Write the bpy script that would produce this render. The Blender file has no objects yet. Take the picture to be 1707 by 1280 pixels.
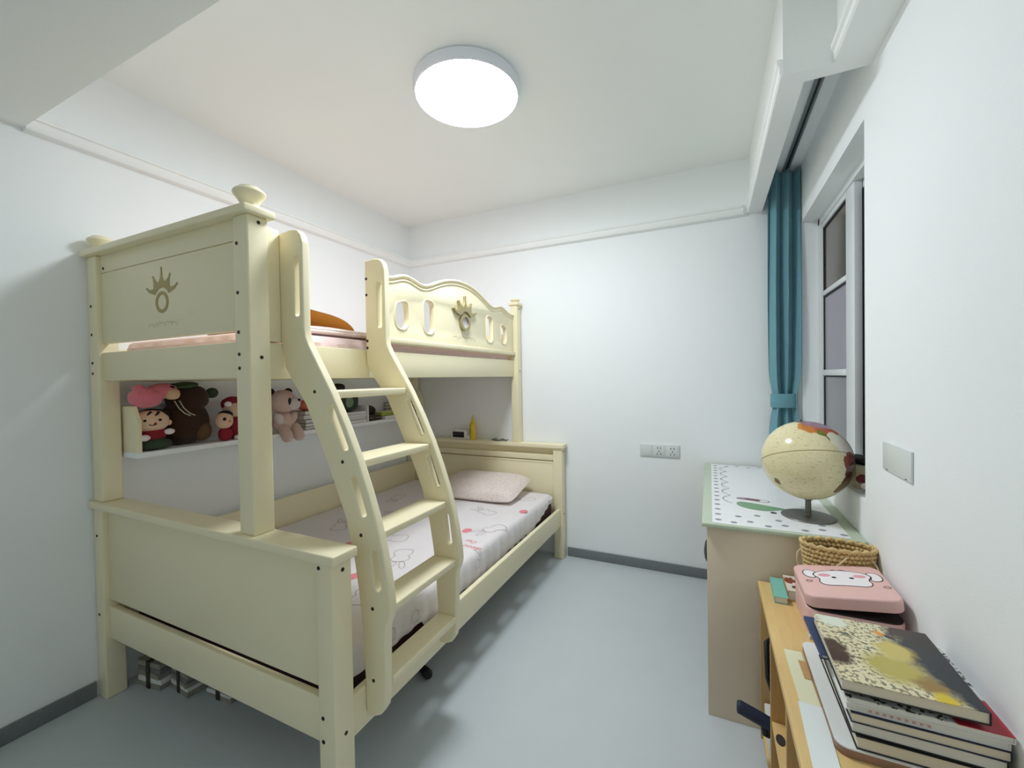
import bpy, bmesh, math, random
from mathutils import Vector, Matrix, Euler, noise
random.seed(7)
S = bpy.context.scene
COL = S.collection
PI = math.pi

# ------------------------------------------------------------------ camera, world, exposure
cam_d = bpy.data.cameras.new('camera'); cam = bpy.data.objects.new('camera', cam_d); COL.objects.link(cam)
cam_d.sensor_width = 36.0; cam_d.lens = 702.0256 * 36.0 / 1707.0; cam_d.clip_start = 0.02
_y, _p, _r = [math.radians(a) for a in (25.124, 0.8611, -0.9155)]
_F = Vector((-math.sin(_y) * math.cos(_p), math.cos(_y) * math.cos(_p), -math.sin(_p)))
_R = Vector((math.cos(_y), math.sin(_y), 0)); _U = _R.cross(_F)
_R2 = _R * math.cos(_r) + _U * math.sin(_r); _U2 = -_R * math.sin(_r) + _U * math.cos(_r)
cam.matrix_world = Matrix(((_R2.x, _U2.x, -_F.x, 2.4183), (_R2.y, _U2.y, -_F.y, 0.0), (_R2.z, _U2.z, -_F.z, 1.35), (0, 0, 0, 1)))
S.camera = cam

W = bpy.data.worlds.new('night'); S.world = W; W.use_nodes = True
W.node_tree.nodes['Background'].inputs[0].default_value = (0.25, 0.28, 0.36, 1)
W.node_tree.nodes['Background'].inputs[1].default_value = 0.25
S.view_settings.view_transform = 'Standard'; S.view_settings.look = 'None'
S.view_settings.gamma = 1.0; S.view_settings.use_curve_mapping = False
S.view_settings.exposure = 1.62
LAMP_STRENGTH = 17.0
S.cycles.max_bounces = 12; S.cycles.diffuse_bounces = 8

# ------------------------------------------------------------------ materials
def lin(c):
    return tuple(((v / 255.0) / 12.92 if v / 255.0 <= 0.04045 else ((v / 255.0 + 0.055) / 1.055) ** 2.4) for v in c)
def M(name, c, rough=0.5, var=0.05, scale=12.0, bump=0.0, bscale=None, metal=0.0, spec=0.5, stretch=(1, 1, 1), coat=0.0, sheen=0.0):
    m = bpy.data.materials.new(name); m.use_nodes = True
    nt = m.node_tree; b = nt.nodes['Principled BSDF']; c = lin(c)
    tc = nt.nodes.new('ShaderNodeTexCoord'); mp = nt.nodes.new('ShaderNodeMapping')
    mp.inputs['Scale'].default_value = stretch
    nt.links.new(tc.outputs['Object'], mp.inputs['Vector'])
    n = nt.nodes.new('ShaderNodeTexNoise'); n.inputs['Scale'].default_value = scale; n.inputs['Detail'].default_value = 4
    nt.links.new(mp.outputs['Vector'], n.inputs['Vector'])
    mx = nt.nodes.new('ShaderNodeMix'); mx.data_type = 'RGBA'
    mx.inputs[6].default_value = tuple(max(0, v * (1 - var)) for v in c) + (1,)
    mx.inputs[7].default_value = tuple(min(1, v * (1 + var)) for v in c) + (1,)
    nt.links.new(n.outputs['Fac'], mx.inputs[0]); nt.links.new(mx.outputs[2], b.inputs['Base Color'])
    b.inputs['Roughness'].default_value = rough; b.inputs['Metallic'].default_value = metal
    b.inputs['Specular IOR Level'].default_value = spec
    b.inputs['Coat Weight'].default_value = coat; b.inputs['Sheen Weight'].default_value = sheen
    if bump:
        n2 = nt.nodes.new('ShaderNodeTexNoise'); n2.inputs['Scale'].default_value = bscale or scale * 6
        n2.inputs['Detail'].default_value = 3
        nt.links.new(mp.outputs['Vector'], n2.inputs['Vector'])
        bp = nt.nodes.new('ShaderNodeBump'); bp.inputs['Strength'].default_value = bump; bp.inputs['Distance'].default_value = 0.004
        nt.links.new(n2.outputs['Fac'], bp.inputs['Height']); nt.links.new(bp.outputs['Normal'], b.inputs['Normal'])
    return m

MT = {}
MT['wall'] = M('wall_paint', (246, 249, 250), 0.85, 0.012, 3, 0.08, 180, spec=0.25)
MT['ceil'] = M('ceiling_paint', (244, 247, 244), 0.9, 0.012, 3, 0.06, 150, spec=0.2)
MT['trim'] = M('cornice_plaster', (246, 248, 247), 0.7, 0.012, 5, spec=0.3)
MT['floor'] = M('grey_vinyl', (200, 207, 210), 0.38, 0.035, 7, 0.03, 260, spec=0.45)
MT['base'] = M('baseboard_grey', (122, 127, 130), 0.5, 0.12, 90, spec=0.4)
MT['cream'] = M('cream_lacquer', (242, 232, 197), 0.38, 0.012, 5, spec=0.45, stretch=(1, 1, 1))
MT['creamw'] = M('cream_wood_tread', (241, 231, 197), 0.42, 0.05, 22, spec=0.4, stretch=(9, 0.7, 9))
MT['bolt'] = M('dark_bolt', (52, 46, 36), 0.45, 0.1, 60, metal=0.5)
MT['gold'] = M('antique_gold', (176, 164, 122), 0.38, 0.2, 60, metal=0.55)
MT['goldflat'] = M('gold_inlay', (176, 158, 104), 0.5, 0.1, 60, metal=0.2)
MT['maroon'] = M('mattress_underlay', (70, 42, 46), 0.9, 0.15, 40)
MT['sheet'] = M('printed_sheet', (232, 226, 226), 0.85, 0.03, 14, 0.25, 30, spec=0.2, sheen=0.2)
MT['line'] = M('sheet_line_print', (186, 174, 178), 0.9, 0.1, 60, spec=0.1)
MT['pinkprint'] = M('sheet_pink_print', (232, 142, 150), 0.9, 0.12, 90, spec=0.1)
MT['pink'] = M('pink_cotton', (230, 204, 202), 0.85, 0.05, 20, 0.3, 40, spec=0.2, sheen=0.2)
MT['pinkw'] = M('pale_pink_cotton', (246, 232, 230), 0.85, 0.05, 30, 0.3, 40, spec=0.2, sheen=0.2)
MT['brownplush'] = M('brown_plush', (132, 82, 28), 0.95, 0.3, 160, 0.6, 300, spec=0.05)
MT['white'] = M('white_plastic', (232, 234, 232), 0.35, 0.01, 10)
MT['plate'] = M('switch_plastic', (222, 227, 226), 0.35, 0.01, 10)
MT['hole'] = M('socket_slot', (46, 48, 48), 0.6, 0.05, 30)
MT['frame'] = M('window_pvc', (226, 230, 231), 0.35, 0.015, 6)
MT['gasket'] = M('black_gasket', (30, 32, 34), 0.6, 0.1, 40)
MT['deskside'] = M('desk_laminate', (222, 206, 182), 0.5, 0.03, 5)
MT['deskgreen'] = M('desk_green_edge', (188, 200, 178), 0.45, 0.04, 8)
MT['mat'] = M('desk_mat_vinyl', (240, 241, 242), 0.25, 0.01, 6, spec=0.5)
MT['dot'] = M('mat_dot_print', (150, 146, 156), 0.4, 0.1, 60)
MT['matline'] = M('mat_line_print', (150, 166, 162), 0.4, 0.05, 60)
MT['matgreen'] = M('mat_green_print', (120, 160, 120), 0.4, 0.25, 60, stretch=(1, 8, 1))
MT['matred'] = M('mat_maroon_print', (120, 72, 84), 0.4, 0.15, 60)
MT['steel'] = M('grey_steel', (120, 118, 112), 0.42, 0.06, 40, metal=0.5)
MT['pine'] = M('pine_wood', (222, 188, 126), 0.5, 0.16, 9, 0.1, 40, stretch=(7, 0.8, 7))
MT['pinev'] = M('pine_wood_upright', (196, 158, 100), 0.55, 0.18, 9, 0.1, 40, stretch=(7, 7, 0.8))
MT['straw'] = M('woven_straw', (216, 188, 132), 0.8, 0.3, 55, 0.3, 200)
MT['rope'] = M('cotton_rope', (222, 202, 166), 0.85, 0.1, 120)
MT['casepink'] = M('pink_eva_case', (232, 188, 182), 0.5, 0.03, 30, 0.1, 300)
MT['caseline'] = M('black_print', (44, 36, 38), 0.5, 0.1, 50)
MT['cheek'] = M('blush_print', (232, 164, 176), 0.5, 0.05, 50)
MT['facewhite'] = M('white_print', (244, 238, 240), 0.45, 0.01, 50)
MT['page'] = M('book_pages', (222, 214, 194), 0.8, 0.12, 30, stretch=(1, 1, 60))
MT['pagew'] = M('white_pages', (226, 226, 220), 0.8, 0.1, 30, stretch=(1, 1, 60))
MT['black'] = M('matt_black', (26, 26, 28), 0.55, 0.15, 30)
MT['navy'] = M('navy_cover', (44, 62, 104), 0.45, 0.25, 40)
MT['navyfab'] = M('navy_nylon', (34, 42, 66), 0.6, 0.2, 60, 0.2, 200)
MT['red'] = M('red_cover', (176, 44, 62), 0.4, 0.1, 30)
MT['teal'] = M('teal_cover', (128, 196, 184), 0.45, 0.08, 40)
MT['paper'] = M('white_paper', (232, 238, 236), 0.8, 0.02, 20)
MT['paperc'] = M('cream_paper', (232, 230, 196), 0.8, 0.02, 20)
MT['kraft'] = M('kraft_card', (196, 156, 104), 0.8, 0.06, 40)
MT['curtain'] = M('teal_curtain', (112, 162, 175), 0.85, 0.04, 30, 0.15, 300, spec=0.15, sheen=0.3)
MT['dgreen'] = M('dark_green_fabric', (58, 72, 52), 0.9, 0.15, 60, 0.3, 200)
MT['hair'] = M('black_yarn', (34, 26, 26), 0.9, 0.2, 80, 0.3, 200)
MT['skin'] = M('doll_fabric', (232, 196, 166), 0.9, 0.05, 60, 0.2, 300)
MT['pinkplush'] = M('pink_plush', (232, 128, 142), 0.95, 0.1, 120, 0.5, 300, spec=0.1, sheen=0.4)
MT['cream_plush'] = M('cream_plush', (224, 192, 152), 0.95, 0.1, 120, 0.4, 300, spec=0.1)
MT['darkplush'] = M('dark_brown_plush', (66, 46, 32), 0.95, 0.25, 60, 0.5, 250, spec=0.1, sheen=0.2)
MT['leaf'] = M('green_felt', (82, 112, 60), 0.9, 0.15, 60, 0.3, 250)
MT['redfab'] = M('red_fabric', (142, 30, 44), 0.9, 0.15, 60, 0.3, 250)
MT['beigeplush'] = M('beige_pink_plush', (216, 188, 176), 0.95, 0.14, 110, 0.5, 300, spec=0.1, sheen=0.3)
MT['whiteplush'] = M('white_plush', (222, 210, 206), 0.95, 0.08, 110, 0.5, 300, spec=0.1, sheen=0.3)
MT['orange'] = M('coral_plush', (214, 126, 100), 0.95, 0.1, 110, 0.4, 300, spec=0.1)
MT['yellowplush'] = M('yellow_plush', (222, 184, 86), 0.95, 0.12, 110, 0.4, 300, spec=0.1)
MT['lime'] = M('lime_cover', (166, 176, 70), 0.5, 0.2, 60)
MT['grey'] = M('grey_cover', (120, 118, 116), 0.6, 0.2, 50)
MT['dark'] = M('dark_cover', (54, 46, 44), 0.6, 0.3, 60)
MT['bottle'] = M('yellow_plastic', (226, 196, 44), 0.3, 0.06, 30)
MT['bottlelabel'] = M('bottle_lettering', (96, 80, 30), 0.5, 0.1, 60)
MT['lcd'] = M('dark_display', (34, 24, 24), 0.15, 0.05, 30)
MT['cord'] = M('pale_cord', (196, 188, 166), 0.8, 0.05, 90)
MT['dred'] = M('dried_flower', (108, 40, 44), 0.9, 0.3, 90)
MT['beige'] = M('beige_card', (196, 184, 152), 0.7, 0.06, 40)
MT['rim'] = M('lamp_rim', (228, 230, 238), 0.4, 0.01, 10)
MT['track'] = M('track_metal', (120, 124, 124), 0.4, 0.05, 30, metal=0.4)
MT['newsprint'] = M('tied_paper', (150, 146, 132), 0.85, 0.35, 45)

def emission(name, c, s):
    m = bpy.data.materials.new(name); m.use_nodes = True; nt = m.node_tree
    nt.nodes.remove(nt.nodes['Principled BSDF']); e = nt.nodes.new('ShaderNodeEmission')
    e.inputs[0].default_value = tuple(c) + (1,); e.inputs[1].default_value = s
    nt.links.new(e.outputs[0], nt.nodes['Material Output'].inputs[0]); return m
MT['lamp'] = emission('lamp_diffuser', (0.935, 1.0, 1.07), LAMP_STRENGTH)

def glass_mat(name, c, rough, trans):
    m = M(name, c, rough, 0.12, 4.0, 0.0, stretch=(1, 1, 0.5)); b = m.node_tree.nodes['Principled BSDF']
    b.inputs['Transmission Weight'].default_value = trans; b.inputs['IOR'].default_value = 1.45
    return m
MT['frost'] = glass_mat('frosted_glass', (196, 192, 204), 0.35, 0.35)
MT['frost2'] = glass_mat('frosted_glass_grey', (178, 178, 180), 0.3, 0.4)
MT['clear'] = glass_mat('tinted_glass', (120, 108, 96), 0.12, 0.45)
MT['darkglass'] = glass_mat('dark_screened_glass', (92, 96, 98), 0.3, 0.4)

def pillow_mat():
    m = M('floral_pillowcase', (226, 208, 204), 0.9, 0.05, 30, 0.3, 60, spec=0.15, sheen=0.2)
    nt = m.node_tree; b = nt.nodes['Principled BSDF']
    tc = nt.nodes.new('ShaderNodeTexCoord'); v = nt.nodes.new('ShaderNodeTexVoronoi'); v.inputs['Scale'].default_value = 55
    nt.links.new(tc.outputs['Object'], v.inputs['Vector'])
    r = nt.nodes.new('ShaderNodeValToRGB'); e = r.color_ramp.elements
    e[0].position = 0.0; e[0].color = lin((205, 160, 160)) + (1,); e[1].position = 0.45; e[1].color = lin((232, 218, 212)) + (1,)
    k = e.new(0.22); k.color = lin((222, 206, 190)) + (1,)
    nt.links.new(v.outputs['Distance'], r.inputs[0]); nt.links.new(r.outputs[0], b.inputs['Base Color'])
    return m
MT['pillow'] = pillow_mat()

def patch_mat(name, base, patches, rough=0.2, distort=0.12, nscale=7.0, speck=None, soft=.04):
    """flat printed patches: each patch is a soft-edged ball (centre, radius, colour) in object space, edges broken by noise"""
    m = bpy.data.materials.new(name); m.use_nodes = True; nt = m.node_tree; b = nt.nodes['Principled BSDF']
    tc = nt.nodes.new('ShaderNodeTexCoord'); nz = nt.nodes.new('ShaderNodeTexNoise')
    nz.inputs['Scale'].default_value = nscale; nz.inputs['Detail'].default_value = 5
    nt.links.new(tc.outputs['Object'], nz.inputs['Vector'])
    sub = nt.nodes.new('ShaderNodeVectorMath'); sub.operation = 'SUBTRACT'; sub.inputs[1].default_value = (0.5, 0.5, 0.5)
    nt.links.new(nz.outputs['Color'], sub.inputs[0])
    sc = nt.nodes.new('ShaderNodeVectorMath'); sc.operation = 'SCALE'; sc.inputs['Scale'].default_value = distort
    nt.links.new(sub.outputs[0], sc.inputs[0])
    ad = nt.nodes.new('ShaderNodeVectorMath'); ad.operation = 'ADD'
    nt.links.new(tc.outputs['Object'], ad.inputs[0]); nt.links.new(sc.outputs[0], ad.inputs[1])
    bn = nt.nodes.new('ShaderNodeMix'); bn.data_type = 'RGBA'
    bc = lin(base); bn.inputs[6].default_value = tuple(v * 0.93 for v in bc) + (1,); bn.inputs[7].default_value = tuple(min(1, v * 1.06) for v in bc) + (1,)
    nt.links.new(nz.outputs['Fac'], bn.inputs[0]); cur = bn.outputs[2]
    if speck:
        n2 = nt.nodes.new('ShaderNodeTexNoise'); n2.inputs['Scale'].default_value = speck[0]; n2.inputs['Detail'].default_value = 2
        mp = nt.nodes.new('ShaderNodeMapping'); mp.inputs['Scale'].default_value = speck[3]
        nt.links.new(tc.outputs['Object'], mp.inputs[0]); nt.links.new(mp.outputs[0], n2.inputs['Vector'])
        rr = nt.nodes.new('ShaderNodeMapRange'); rr.inputs[1].default_value = speck[1]; rr.inputs[2].default_value = speck[1] + 0.04
        rr.inputs[4].default_value = speck[4]
        nt.links.new(n2.outputs['Fac'], rr.inputs[0])
        mx = nt.nodes.new('ShaderNodeMix'); mx.data_type = 'RGBA'; mx.inputs[7].default_value = lin(speck[2]) + (1,)
        nt.links.new(rr.outputs[0], mx.inputs[0]); nt.links.new(cur, mx.inputs[6]); cur = mx.outputs[2]
    for (ctr, rad, c) in patches:
        d = nt.nodes.new('ShaderNodeVectorMath'); d.operation = 'DISTANCE'; d.inputs[1].default_value = ctr
        nt.links.new(ad.outputs[0], d.inputs[0])
        rr = nt.nodes.new('ShaderNodeMapRange'); rr.inputs[1].default_value = rad * (1 + soft); rr.inputs[2].default_value = rad * (1 - soft)
        nt.links.new(d.outputs['Value'], rr.inputs[0])
        mx = nt.nodes.new('ShaderNodeMix'); mx.data_type = 'RGBA'; mx.inputs[7].default_value = lin(c) + (1,)
        nt.links.new(rr.outputs[0], mx.inputs[0]); nt.links.new(cur, mx.inputs[6]); cur = mx.outputs[2]
    nt.links.new(cur, b.inputs['Base Color']); b.inputs['Roughness'].default_value = rough
    return m

# ------------------------------------------------------------------ mesh helpers (all authored in world metres)
ORG = {}
def me_of(bm, name='m'):
    me = bpy.data.meshes.new(name); bmesh.ops.recalc_face_normals(bm, faces=bm.faces[:]); bm.to_mesh(me); bm.free(); return me
def put(name, geo, mat, parent=None, loc=None, smooth=35, keep=False):
    me = geo if isinstance(geo, bpy.types.Mesh) else me_of(geo, name)
    me.name = name
    if not me.materials:
        me.materials.append(MT[mat] if isinstance(mat, str) else mat)
    if smooth:
        me.polygons.foreach_set('use_smooth', [True] * len(me.polygons)); me.set_sharp_from_angle(angle=math.radians(smooth))
    o = bpy.data.objects.new(name, me); COL.objects.link(o)
    if parent:
        org = ORG[parent.name]; o.parent = parent
    elif loc is not None:
        org = Vector(loc); o.location = org
    else:
        cs = [v.co for v in me.vertices]
        org = Vector(((min(c.x for c in cs) + max(c.x for c in cs)) / 2, (min(c.y for c in cs) + max(c.y for c in cs)) / 2, min(c.z for c in cs)))
        o.location = org
    me.transform(Matrix.Translation(-org)); ORG[o.name] = org
    return o
def tag(o, label=None, cat=None, group=None, kind=None):
    if label: o['label'] = label
    if cat: o['category'] = cat
    if group: o['group'] = group
    if kind: o['kind'] = kind
    return o
def thing(name, label, cat, loc, group=None):
    o = bpy.data.objects.new(name, None); COL.objects.link(o); o.location = loc; o.empty_display_size = 0.05
    ORG[o.name] = Vector(loc); return tag(o, label, cat, group)
def share(name, src, parent, world):
    """a copy of a small part, sharing its mesh, at a world place"""
    o = bpy.data.objects.new(name, src); COL.objects.link(o); o.parent = parent
    o.location = Vector(world) - ORG[parent.name]; ORG[o.name] = ORG[parent.name]; return o

def B(x0, x1, y0, y1, z0, z1, bev=0.0, seg=2):
    bm = bmesh.new(); bmesh.ops.create_cube(bm, size=1.0)
    for v in bm.verts:
        v.co = Vector((x0 + (v.co.x + .5) * (x1 - x0), y0 + (v.co.y + .5) * (y1 - y0), z0 + (v.co.z + .5) * (z1 - z0)))
    if bev: bmesh.ops.bevel(bm, geom=bm.edges[:], offset=bev, segments=seg, affect='EDGES', profile=0.5)
    return bm
def cat_(*bms):
    out = bmesh.new()
    for b in bms:
        t = bpy.data.meshes.new('t'); b.to_mesh(t); b.free(); out.from_mesh(t); bpy.data.meshes.remove(t)
    return out
def xf(bm, Mx):
    bmesh.ops.transform(bm, matrix=Mx, verts=bm.verts[:]); return bm
def about(p, Mx): return Matrix.Translation(Vector(p)) @ Mx @ Matrix.Translation(-Vector(p))
def lathe(prof, c, n=32, sx=1.0, sy=1.0):
    bm = bmesh.new(); rings = []
    for (r, z) in prof:
        if r < 1e-5: rings.append([bm.verts.new((c[0], c[1], c[2] + z))])
        else: rings.append([bm.verts.new((c[0] + sx * r * math.cos(2 * PI * i / n), c[1] + sy * r * math.sin(2 * PI * i / n), c[2] + z)) for i in range(n)])
    for a, b in zip(rings, rings[1:]):
        for i in range(n):
            j = (i + 1) % n
            if len(a) == 1 and len(b) == 1: continue
            if len(a) == 1: bm.faces.new((a[0], b[j], b[i]))
            elif len(b) == 1: bm.faces.new((a[i], a[j], b[0]))
            else: bm.faces.new((a[i], a[j], b[j], b[i]))
    return bm
def tube(pts, r, n=10, closed=False):
    bm = bmesh.new(); pts = [Vector(p) for p in pts]; N = len(pts); rings = []; up = None
    for i, p in enumerate(pts):
        a = pts[(i - 1) % N] if closed or i > 0 else p; b = pts[(i + 1) % N] if closed or i < N - 1 else p
        t = (b - a).normalized()
        if up is None:
            up = Vector((0, 0, 1)) if abs(t.z) < 0.9 else Vector((1, 0, 0))
        s = t.cross(up)
        if s.length < 1e-4: s = t.cross(Vector((1, 0, 0)))
        s.normalize(); up = s.cross(t).normalized()
        rr = r[i] if isinstance(r, (list, tuple)) else r
        rings.append([bm.verts.new(p + (s * math.cos(2 * PI * k / n) + up * math.sin(2 * PI * k / n)) * rr) for k in range(n)])
    for i in range(N if closed else N - 1):
        a, b = rings[i], rings[(i + 1) % N]
        for k in range(n): bm.faces.new((a[k], a[(k + 1) % n], b[(k + 1) % n], b[k]))
    if not closed:
        bm.faces.new(rings[0][::-1]); bm.faces.new(rings[-1])
    return bm
def blob(c, r, e=2.0, rot=(0, 0, 0), nu=28, nv=18, bumpy=0.0, seed=0):
    """superellipsoid; e>2 boxier"""
    bm = bmesh.new(); rings = []
    sg = lambda v, p: math.copysign(abs(v) ** p, v)
    p = 2.0 / e; R = Euler(rot).to_matrix()
    for j in range(nv + 1):
        ph = -PI / 2 + PI * j / nv; row = []
        for i in range(nu):
            th = 2 * PI * i / nu
            q = Vector((r[0] * sg(math.cos(ph), p) * sg(math.cos(th), p), r[1] * sg(math.cos(ph), p) * sg(math.sin(th), p), r[2] * sg(math.sin(ph), p)))
            if bumpy:
                q *= 1 + bumpy * noise.noise(Vector((q.x, q.y, q.z)) * (2.2 / max(r)) + Vector((seed, seed, 0)))
            row.append(q)
            if j in (0, nv): break
        rings.append([bm.verts.new(Vector(c) + R @ q) for q in row])
    for a, b in zip(rings, rings[1:]):
        for i in range(nu):
            j = (i + 1) % nu
            if len(a) == 1: bm.faces.new((a[0], b[j], b[i]))
            elif len(b) == 1: bm.faces.new((a[i], a[j], b[0]))
            else: bm.faces.new((a[i], a[j], b[j], b[i]))
    return bm
def plate(loops, t, fmap, bev=0.0, res=2):
    """2D outlines (first outer, others holes) extruded to thickness t; fmap(a,b,c) -> world, c in [-t/2,t/2]"""
    cu = bpy.data.curves.new('tmp', 'CURVE'); cu.dimensions = '2D'; cu.fill_mode = 'BOTH'
    cu.extrude = max(t / 2 - bev, 0.0); cu.bevel_depth = bev; cu.bevel_resolution = res; cu.offset = -bev
    for lp in loops:
        s = cu.splines.new('POLY'); s.points.add(len(lp) - 1); s.use_cyclic_u = True
        for p, q in zip(s.points, lp): p.co = (q[0], q[1], 0, 1)
    o = bpy.data.objects.new('tmp', cu); COL.objects.link(o); bpy.context.view_layer.update()
    me = bpy.data.meshes.new_from_object(o.evaluated_get(bpy.context.evaluated_depsgraph_get()))
    bpy.data.objects.remove(o); bpy.data.curves.remove(cu); me.materials.clear()
    bm = bmesh.new(); bm.from_mesh(me); bpy.data.meshes.remove(me)
    for v in bm.verts: v.co = Vector(fmap(v.co.x, v.co.y, v.co.z))
    bmesh.ops.remove_doubles(bm, verts=bm.verts[:], dist=1e-5)
    return bm
def text(body, size, fmap, t=0.0006, shear=0.0):
    cu = bpy.data.curves.new('tmp', 'FONT'); cu.body = body; cu.size = size; cu.align_x = 'CENTER'; cu.align_y = 'CENTER'; cu.extrude = t / 2; cu.shear = shear
    o = bpy.data.objects.new('tmp', cu); COL.objects.link(o); bpy.context.view_layer.update()
    me = bpy.data.meshes.new_from_object(o.evaluated_get(bpy.context.evaluated_depsgraph_get()))
    bpy.data.objects.remove(o); bpy.data.curves.remove(cu); me.materials.clear()
    bm = bmesh.new(); bm.from_mesh(me); bpy.data.meshes.remove(me)
    for v in bm.verts: v.co = Vector(fmap(v.co.x, v.co.y, v.co.z))
    return bm
def ribbon(pts, w, fmap, closed=False):
    """printed line: a flat strip laid on a surface"""
    bm = bmesh.new(); P = [Vector((p[0], p[1])) for p in pts]; N = len(P); L = []
    for i in range(N):
        a = P[(i - 1) % N] if closed or i > 0 else P[i]; b = P[(i + 1) % N] if closed or i < N - 1 else P[i]
        t = (b - a); t = t.normalized() if t.length > 1e-9 else Vector((1, 0)); n = Vector((-t.y, t.x)) * (w / 2)
        q = P[i]; L.append((bm.verts.new(fmap(*(q + n))), bm.verts.new(fmap(*(q - n)))))
    for i in range(N if closed else N - 1):
        a, b = L[i], L[(i + 1) % N]; bm.faces.new((a[0], a[1], b[1], b[0]))
    return bm
def ell(cx, cy, rx, ry, n=20, a0=0.0, a1=2 * PI, rot=0.0):
    out = []
    full = abs(a1 - a0 - 2 * PI) < 1e-6
    for i in range(n):
        a = a0 + (a1 - a0) * i / (n if full else n - 1); x, y = rx * math.cos(a), ry * math.sin(a)
        out.append((cx + x * math.cos(rot) - y * math.sin(rot), cy + x * math.sin(rot) + y * math.cos(rot)))
    return out
def stadium(x0, z0, x1, z1, w, n=8):
    d = Vector((x1 - x0, z1 - z0)).normalized(); a = math.atan2(d.y, d.x); out = []
    for k in range(n + 1): t = a - PI / 2 + PI * k / n; out.append((x1 + w * math.cos(t), z1 + w * math.sin(t)))
    for k in range(n + 1): t = a + PI / 2 + PI * k / n; out.append((x0 + w * math.cos(t), z0 + w * math.sin(t)))
    return out
def smooth2(pts, k=2, closed=False):
    for _ in range(k):
        q = []; N = len(pts)
        for i in range(N if closed else N - 1):
            a, b = pts[i], pts[(i + 1) % N]
            q += [(a[0] * .75 + b[0] * .25, a[1] * .75 + b[1] * .25), (a[0] * .25 + b[0] * .75, a[1] * .25 + b[1] * .75)]
        pts = q if closed else [pts[0]] + q + [pts[-1]]
    return pts
def rrect(x0, x1, y0, y1, r, n=6):
    out = []
    for cx, cy, a in ((x1 - r, y1 - r, 0), (x0 + r, y1 - r, PI / 2), (x0 + r, y0 + r, PI), (x1 - r, y0 + r, 1.5 * PI)):
        for k in range(n + 1): t = a + PI / 2 * k / n; out.append((cx + r * math.cos(t), cy + r * math.sin(t)))
    return out

# ------------------------------------------------------------------ the room
XR, YB, ZC, ZS = 2.907, 3.04, 2.70, 2.354
YS, YF = 0.697, -0.9
def st(name, bm, mat, parent=None):
    o = put(name, bm, mat, parent)
    if not parent: o['kind'] = 'structure'
    return o
st('floor', B(-0.1, XR + 0.25, YF - 0.1, YB + 0.1, -0.08, 0.0), 'floor')
st('ceiling', B(-0.1, XR + 0.25, YF - 0.1, YB + 0.1, ZC, ZC + 0.08), 'ceil')
st('wall_left', B(-0.1, 0.0, YF, YB, 0, ZC), 'wall')
st('wall_back', B(-0.1, XR + 0.2, YB, YB + 0.1, 0, ZC), 'wall')
st('wall_front', B(-0.1, XR + 0.2, YF - 0.1, YF, 0, ZC), 'wall')
WY0, WY1, WZ0, WZ1 = 1.843, 2.93, 0.895, 2.22
st('wall_right', cat_(B(XR, XR + .2, YF, WY0, 0, ZC), B(XR, XR + .2, WY1, YB, 0, ZC),
                      B(XR, XR + .2, WY0, WY1, 0, WZ0), B(XR, XR + .2, WY0, WY1, WZ1, ZC)), 'wall')
# dropped soffit over the entrance, bulkhead and curtain box on the window side
st('trim_1', B(0, XR, YF, YS, ZS, ZC), 'ceil')
st('trim_2', B(2.80, XR, YS, 1.70, ZS, ZC), 'trim')
YP0, YP1, XP0, XP1 = 1.70, 1.765, 2.652, 2.722
st('trim_3', cat_(B(XP0, XP1, YP0, YB, ZS, ZC), B(XP1, XR, YP0, YP1, ZS, ZC), B(XP1, XR, YP1, YB, 2.55, ZC)), 'trim')
def cornice(prof, a, b, horiz, name):
    """prof: (depth, z) polyline swept between two points along X or Y"""
    bm = bmesh.new(); L = []
    for e in (a, b):
        L.append([bm.verts.new((e[0] + d * e[2], e[1] + d * e[3], z)) for d, z in prof])
    n = len(prof)
    for i in range(n - 1): bm.faces.new((L[0][i], L[0][i + 1], L[1][i + 1], L[1][i]))
    bm.faces.new(L[0]); bm.faces.new(L[1][::-1])
    bm.faces.new((L[0][n - 1], L[0][0], L[1][0], L[1][n - 1]))
    st(name, bm, 'trim')
CP = [(0.0, 2.340), (0.022, 2.343), (0.030, 2.346), (0.034, 2.352), (0.034, 2.384), (0.036, 2.386), (0.044, 2.388), (0.044, 2.397), (0.036, 2.402), (0.0, 2.403)]
cornice(CP, (0, YS, 1, 0), (0, YB, 1, -1), 0, 'trim_4')
cornice(CP, (0, YB, 1, -1), (XP0, YB, -1, -1), 0, 'trim_5')
CP2 = [(0.0, ZS), (0.006, ZS), (0.012, ZS + .006), (0.012, ZS + .026), (0.020, ZS + .032), (0.020, ZS + .046), (0.010, ZS + .054), (0.0, ZS + .056)]
cornice(CP2, (XP0, YP0, -1, -1), (XP0, YB, -1, -1), 0, 'trim_6')
cornice(CP2, (2.80, YS, -1, 0), (2.80, YP0, -1, -1), 0, 'trim_7')
st('baseboard_back', B(1.44, XR, YB - 0.012, YB, 0, 0.066, 0.002), 'base')
st('baseboard_left', B(0, 0.012, YF, 0.86, 0, 0.066, 0.002), 'base')
st('baseboard_right', B(XR - 0.012, XR, YF, 0.70, 0, 0.066, 0.002), 'base')

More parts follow.
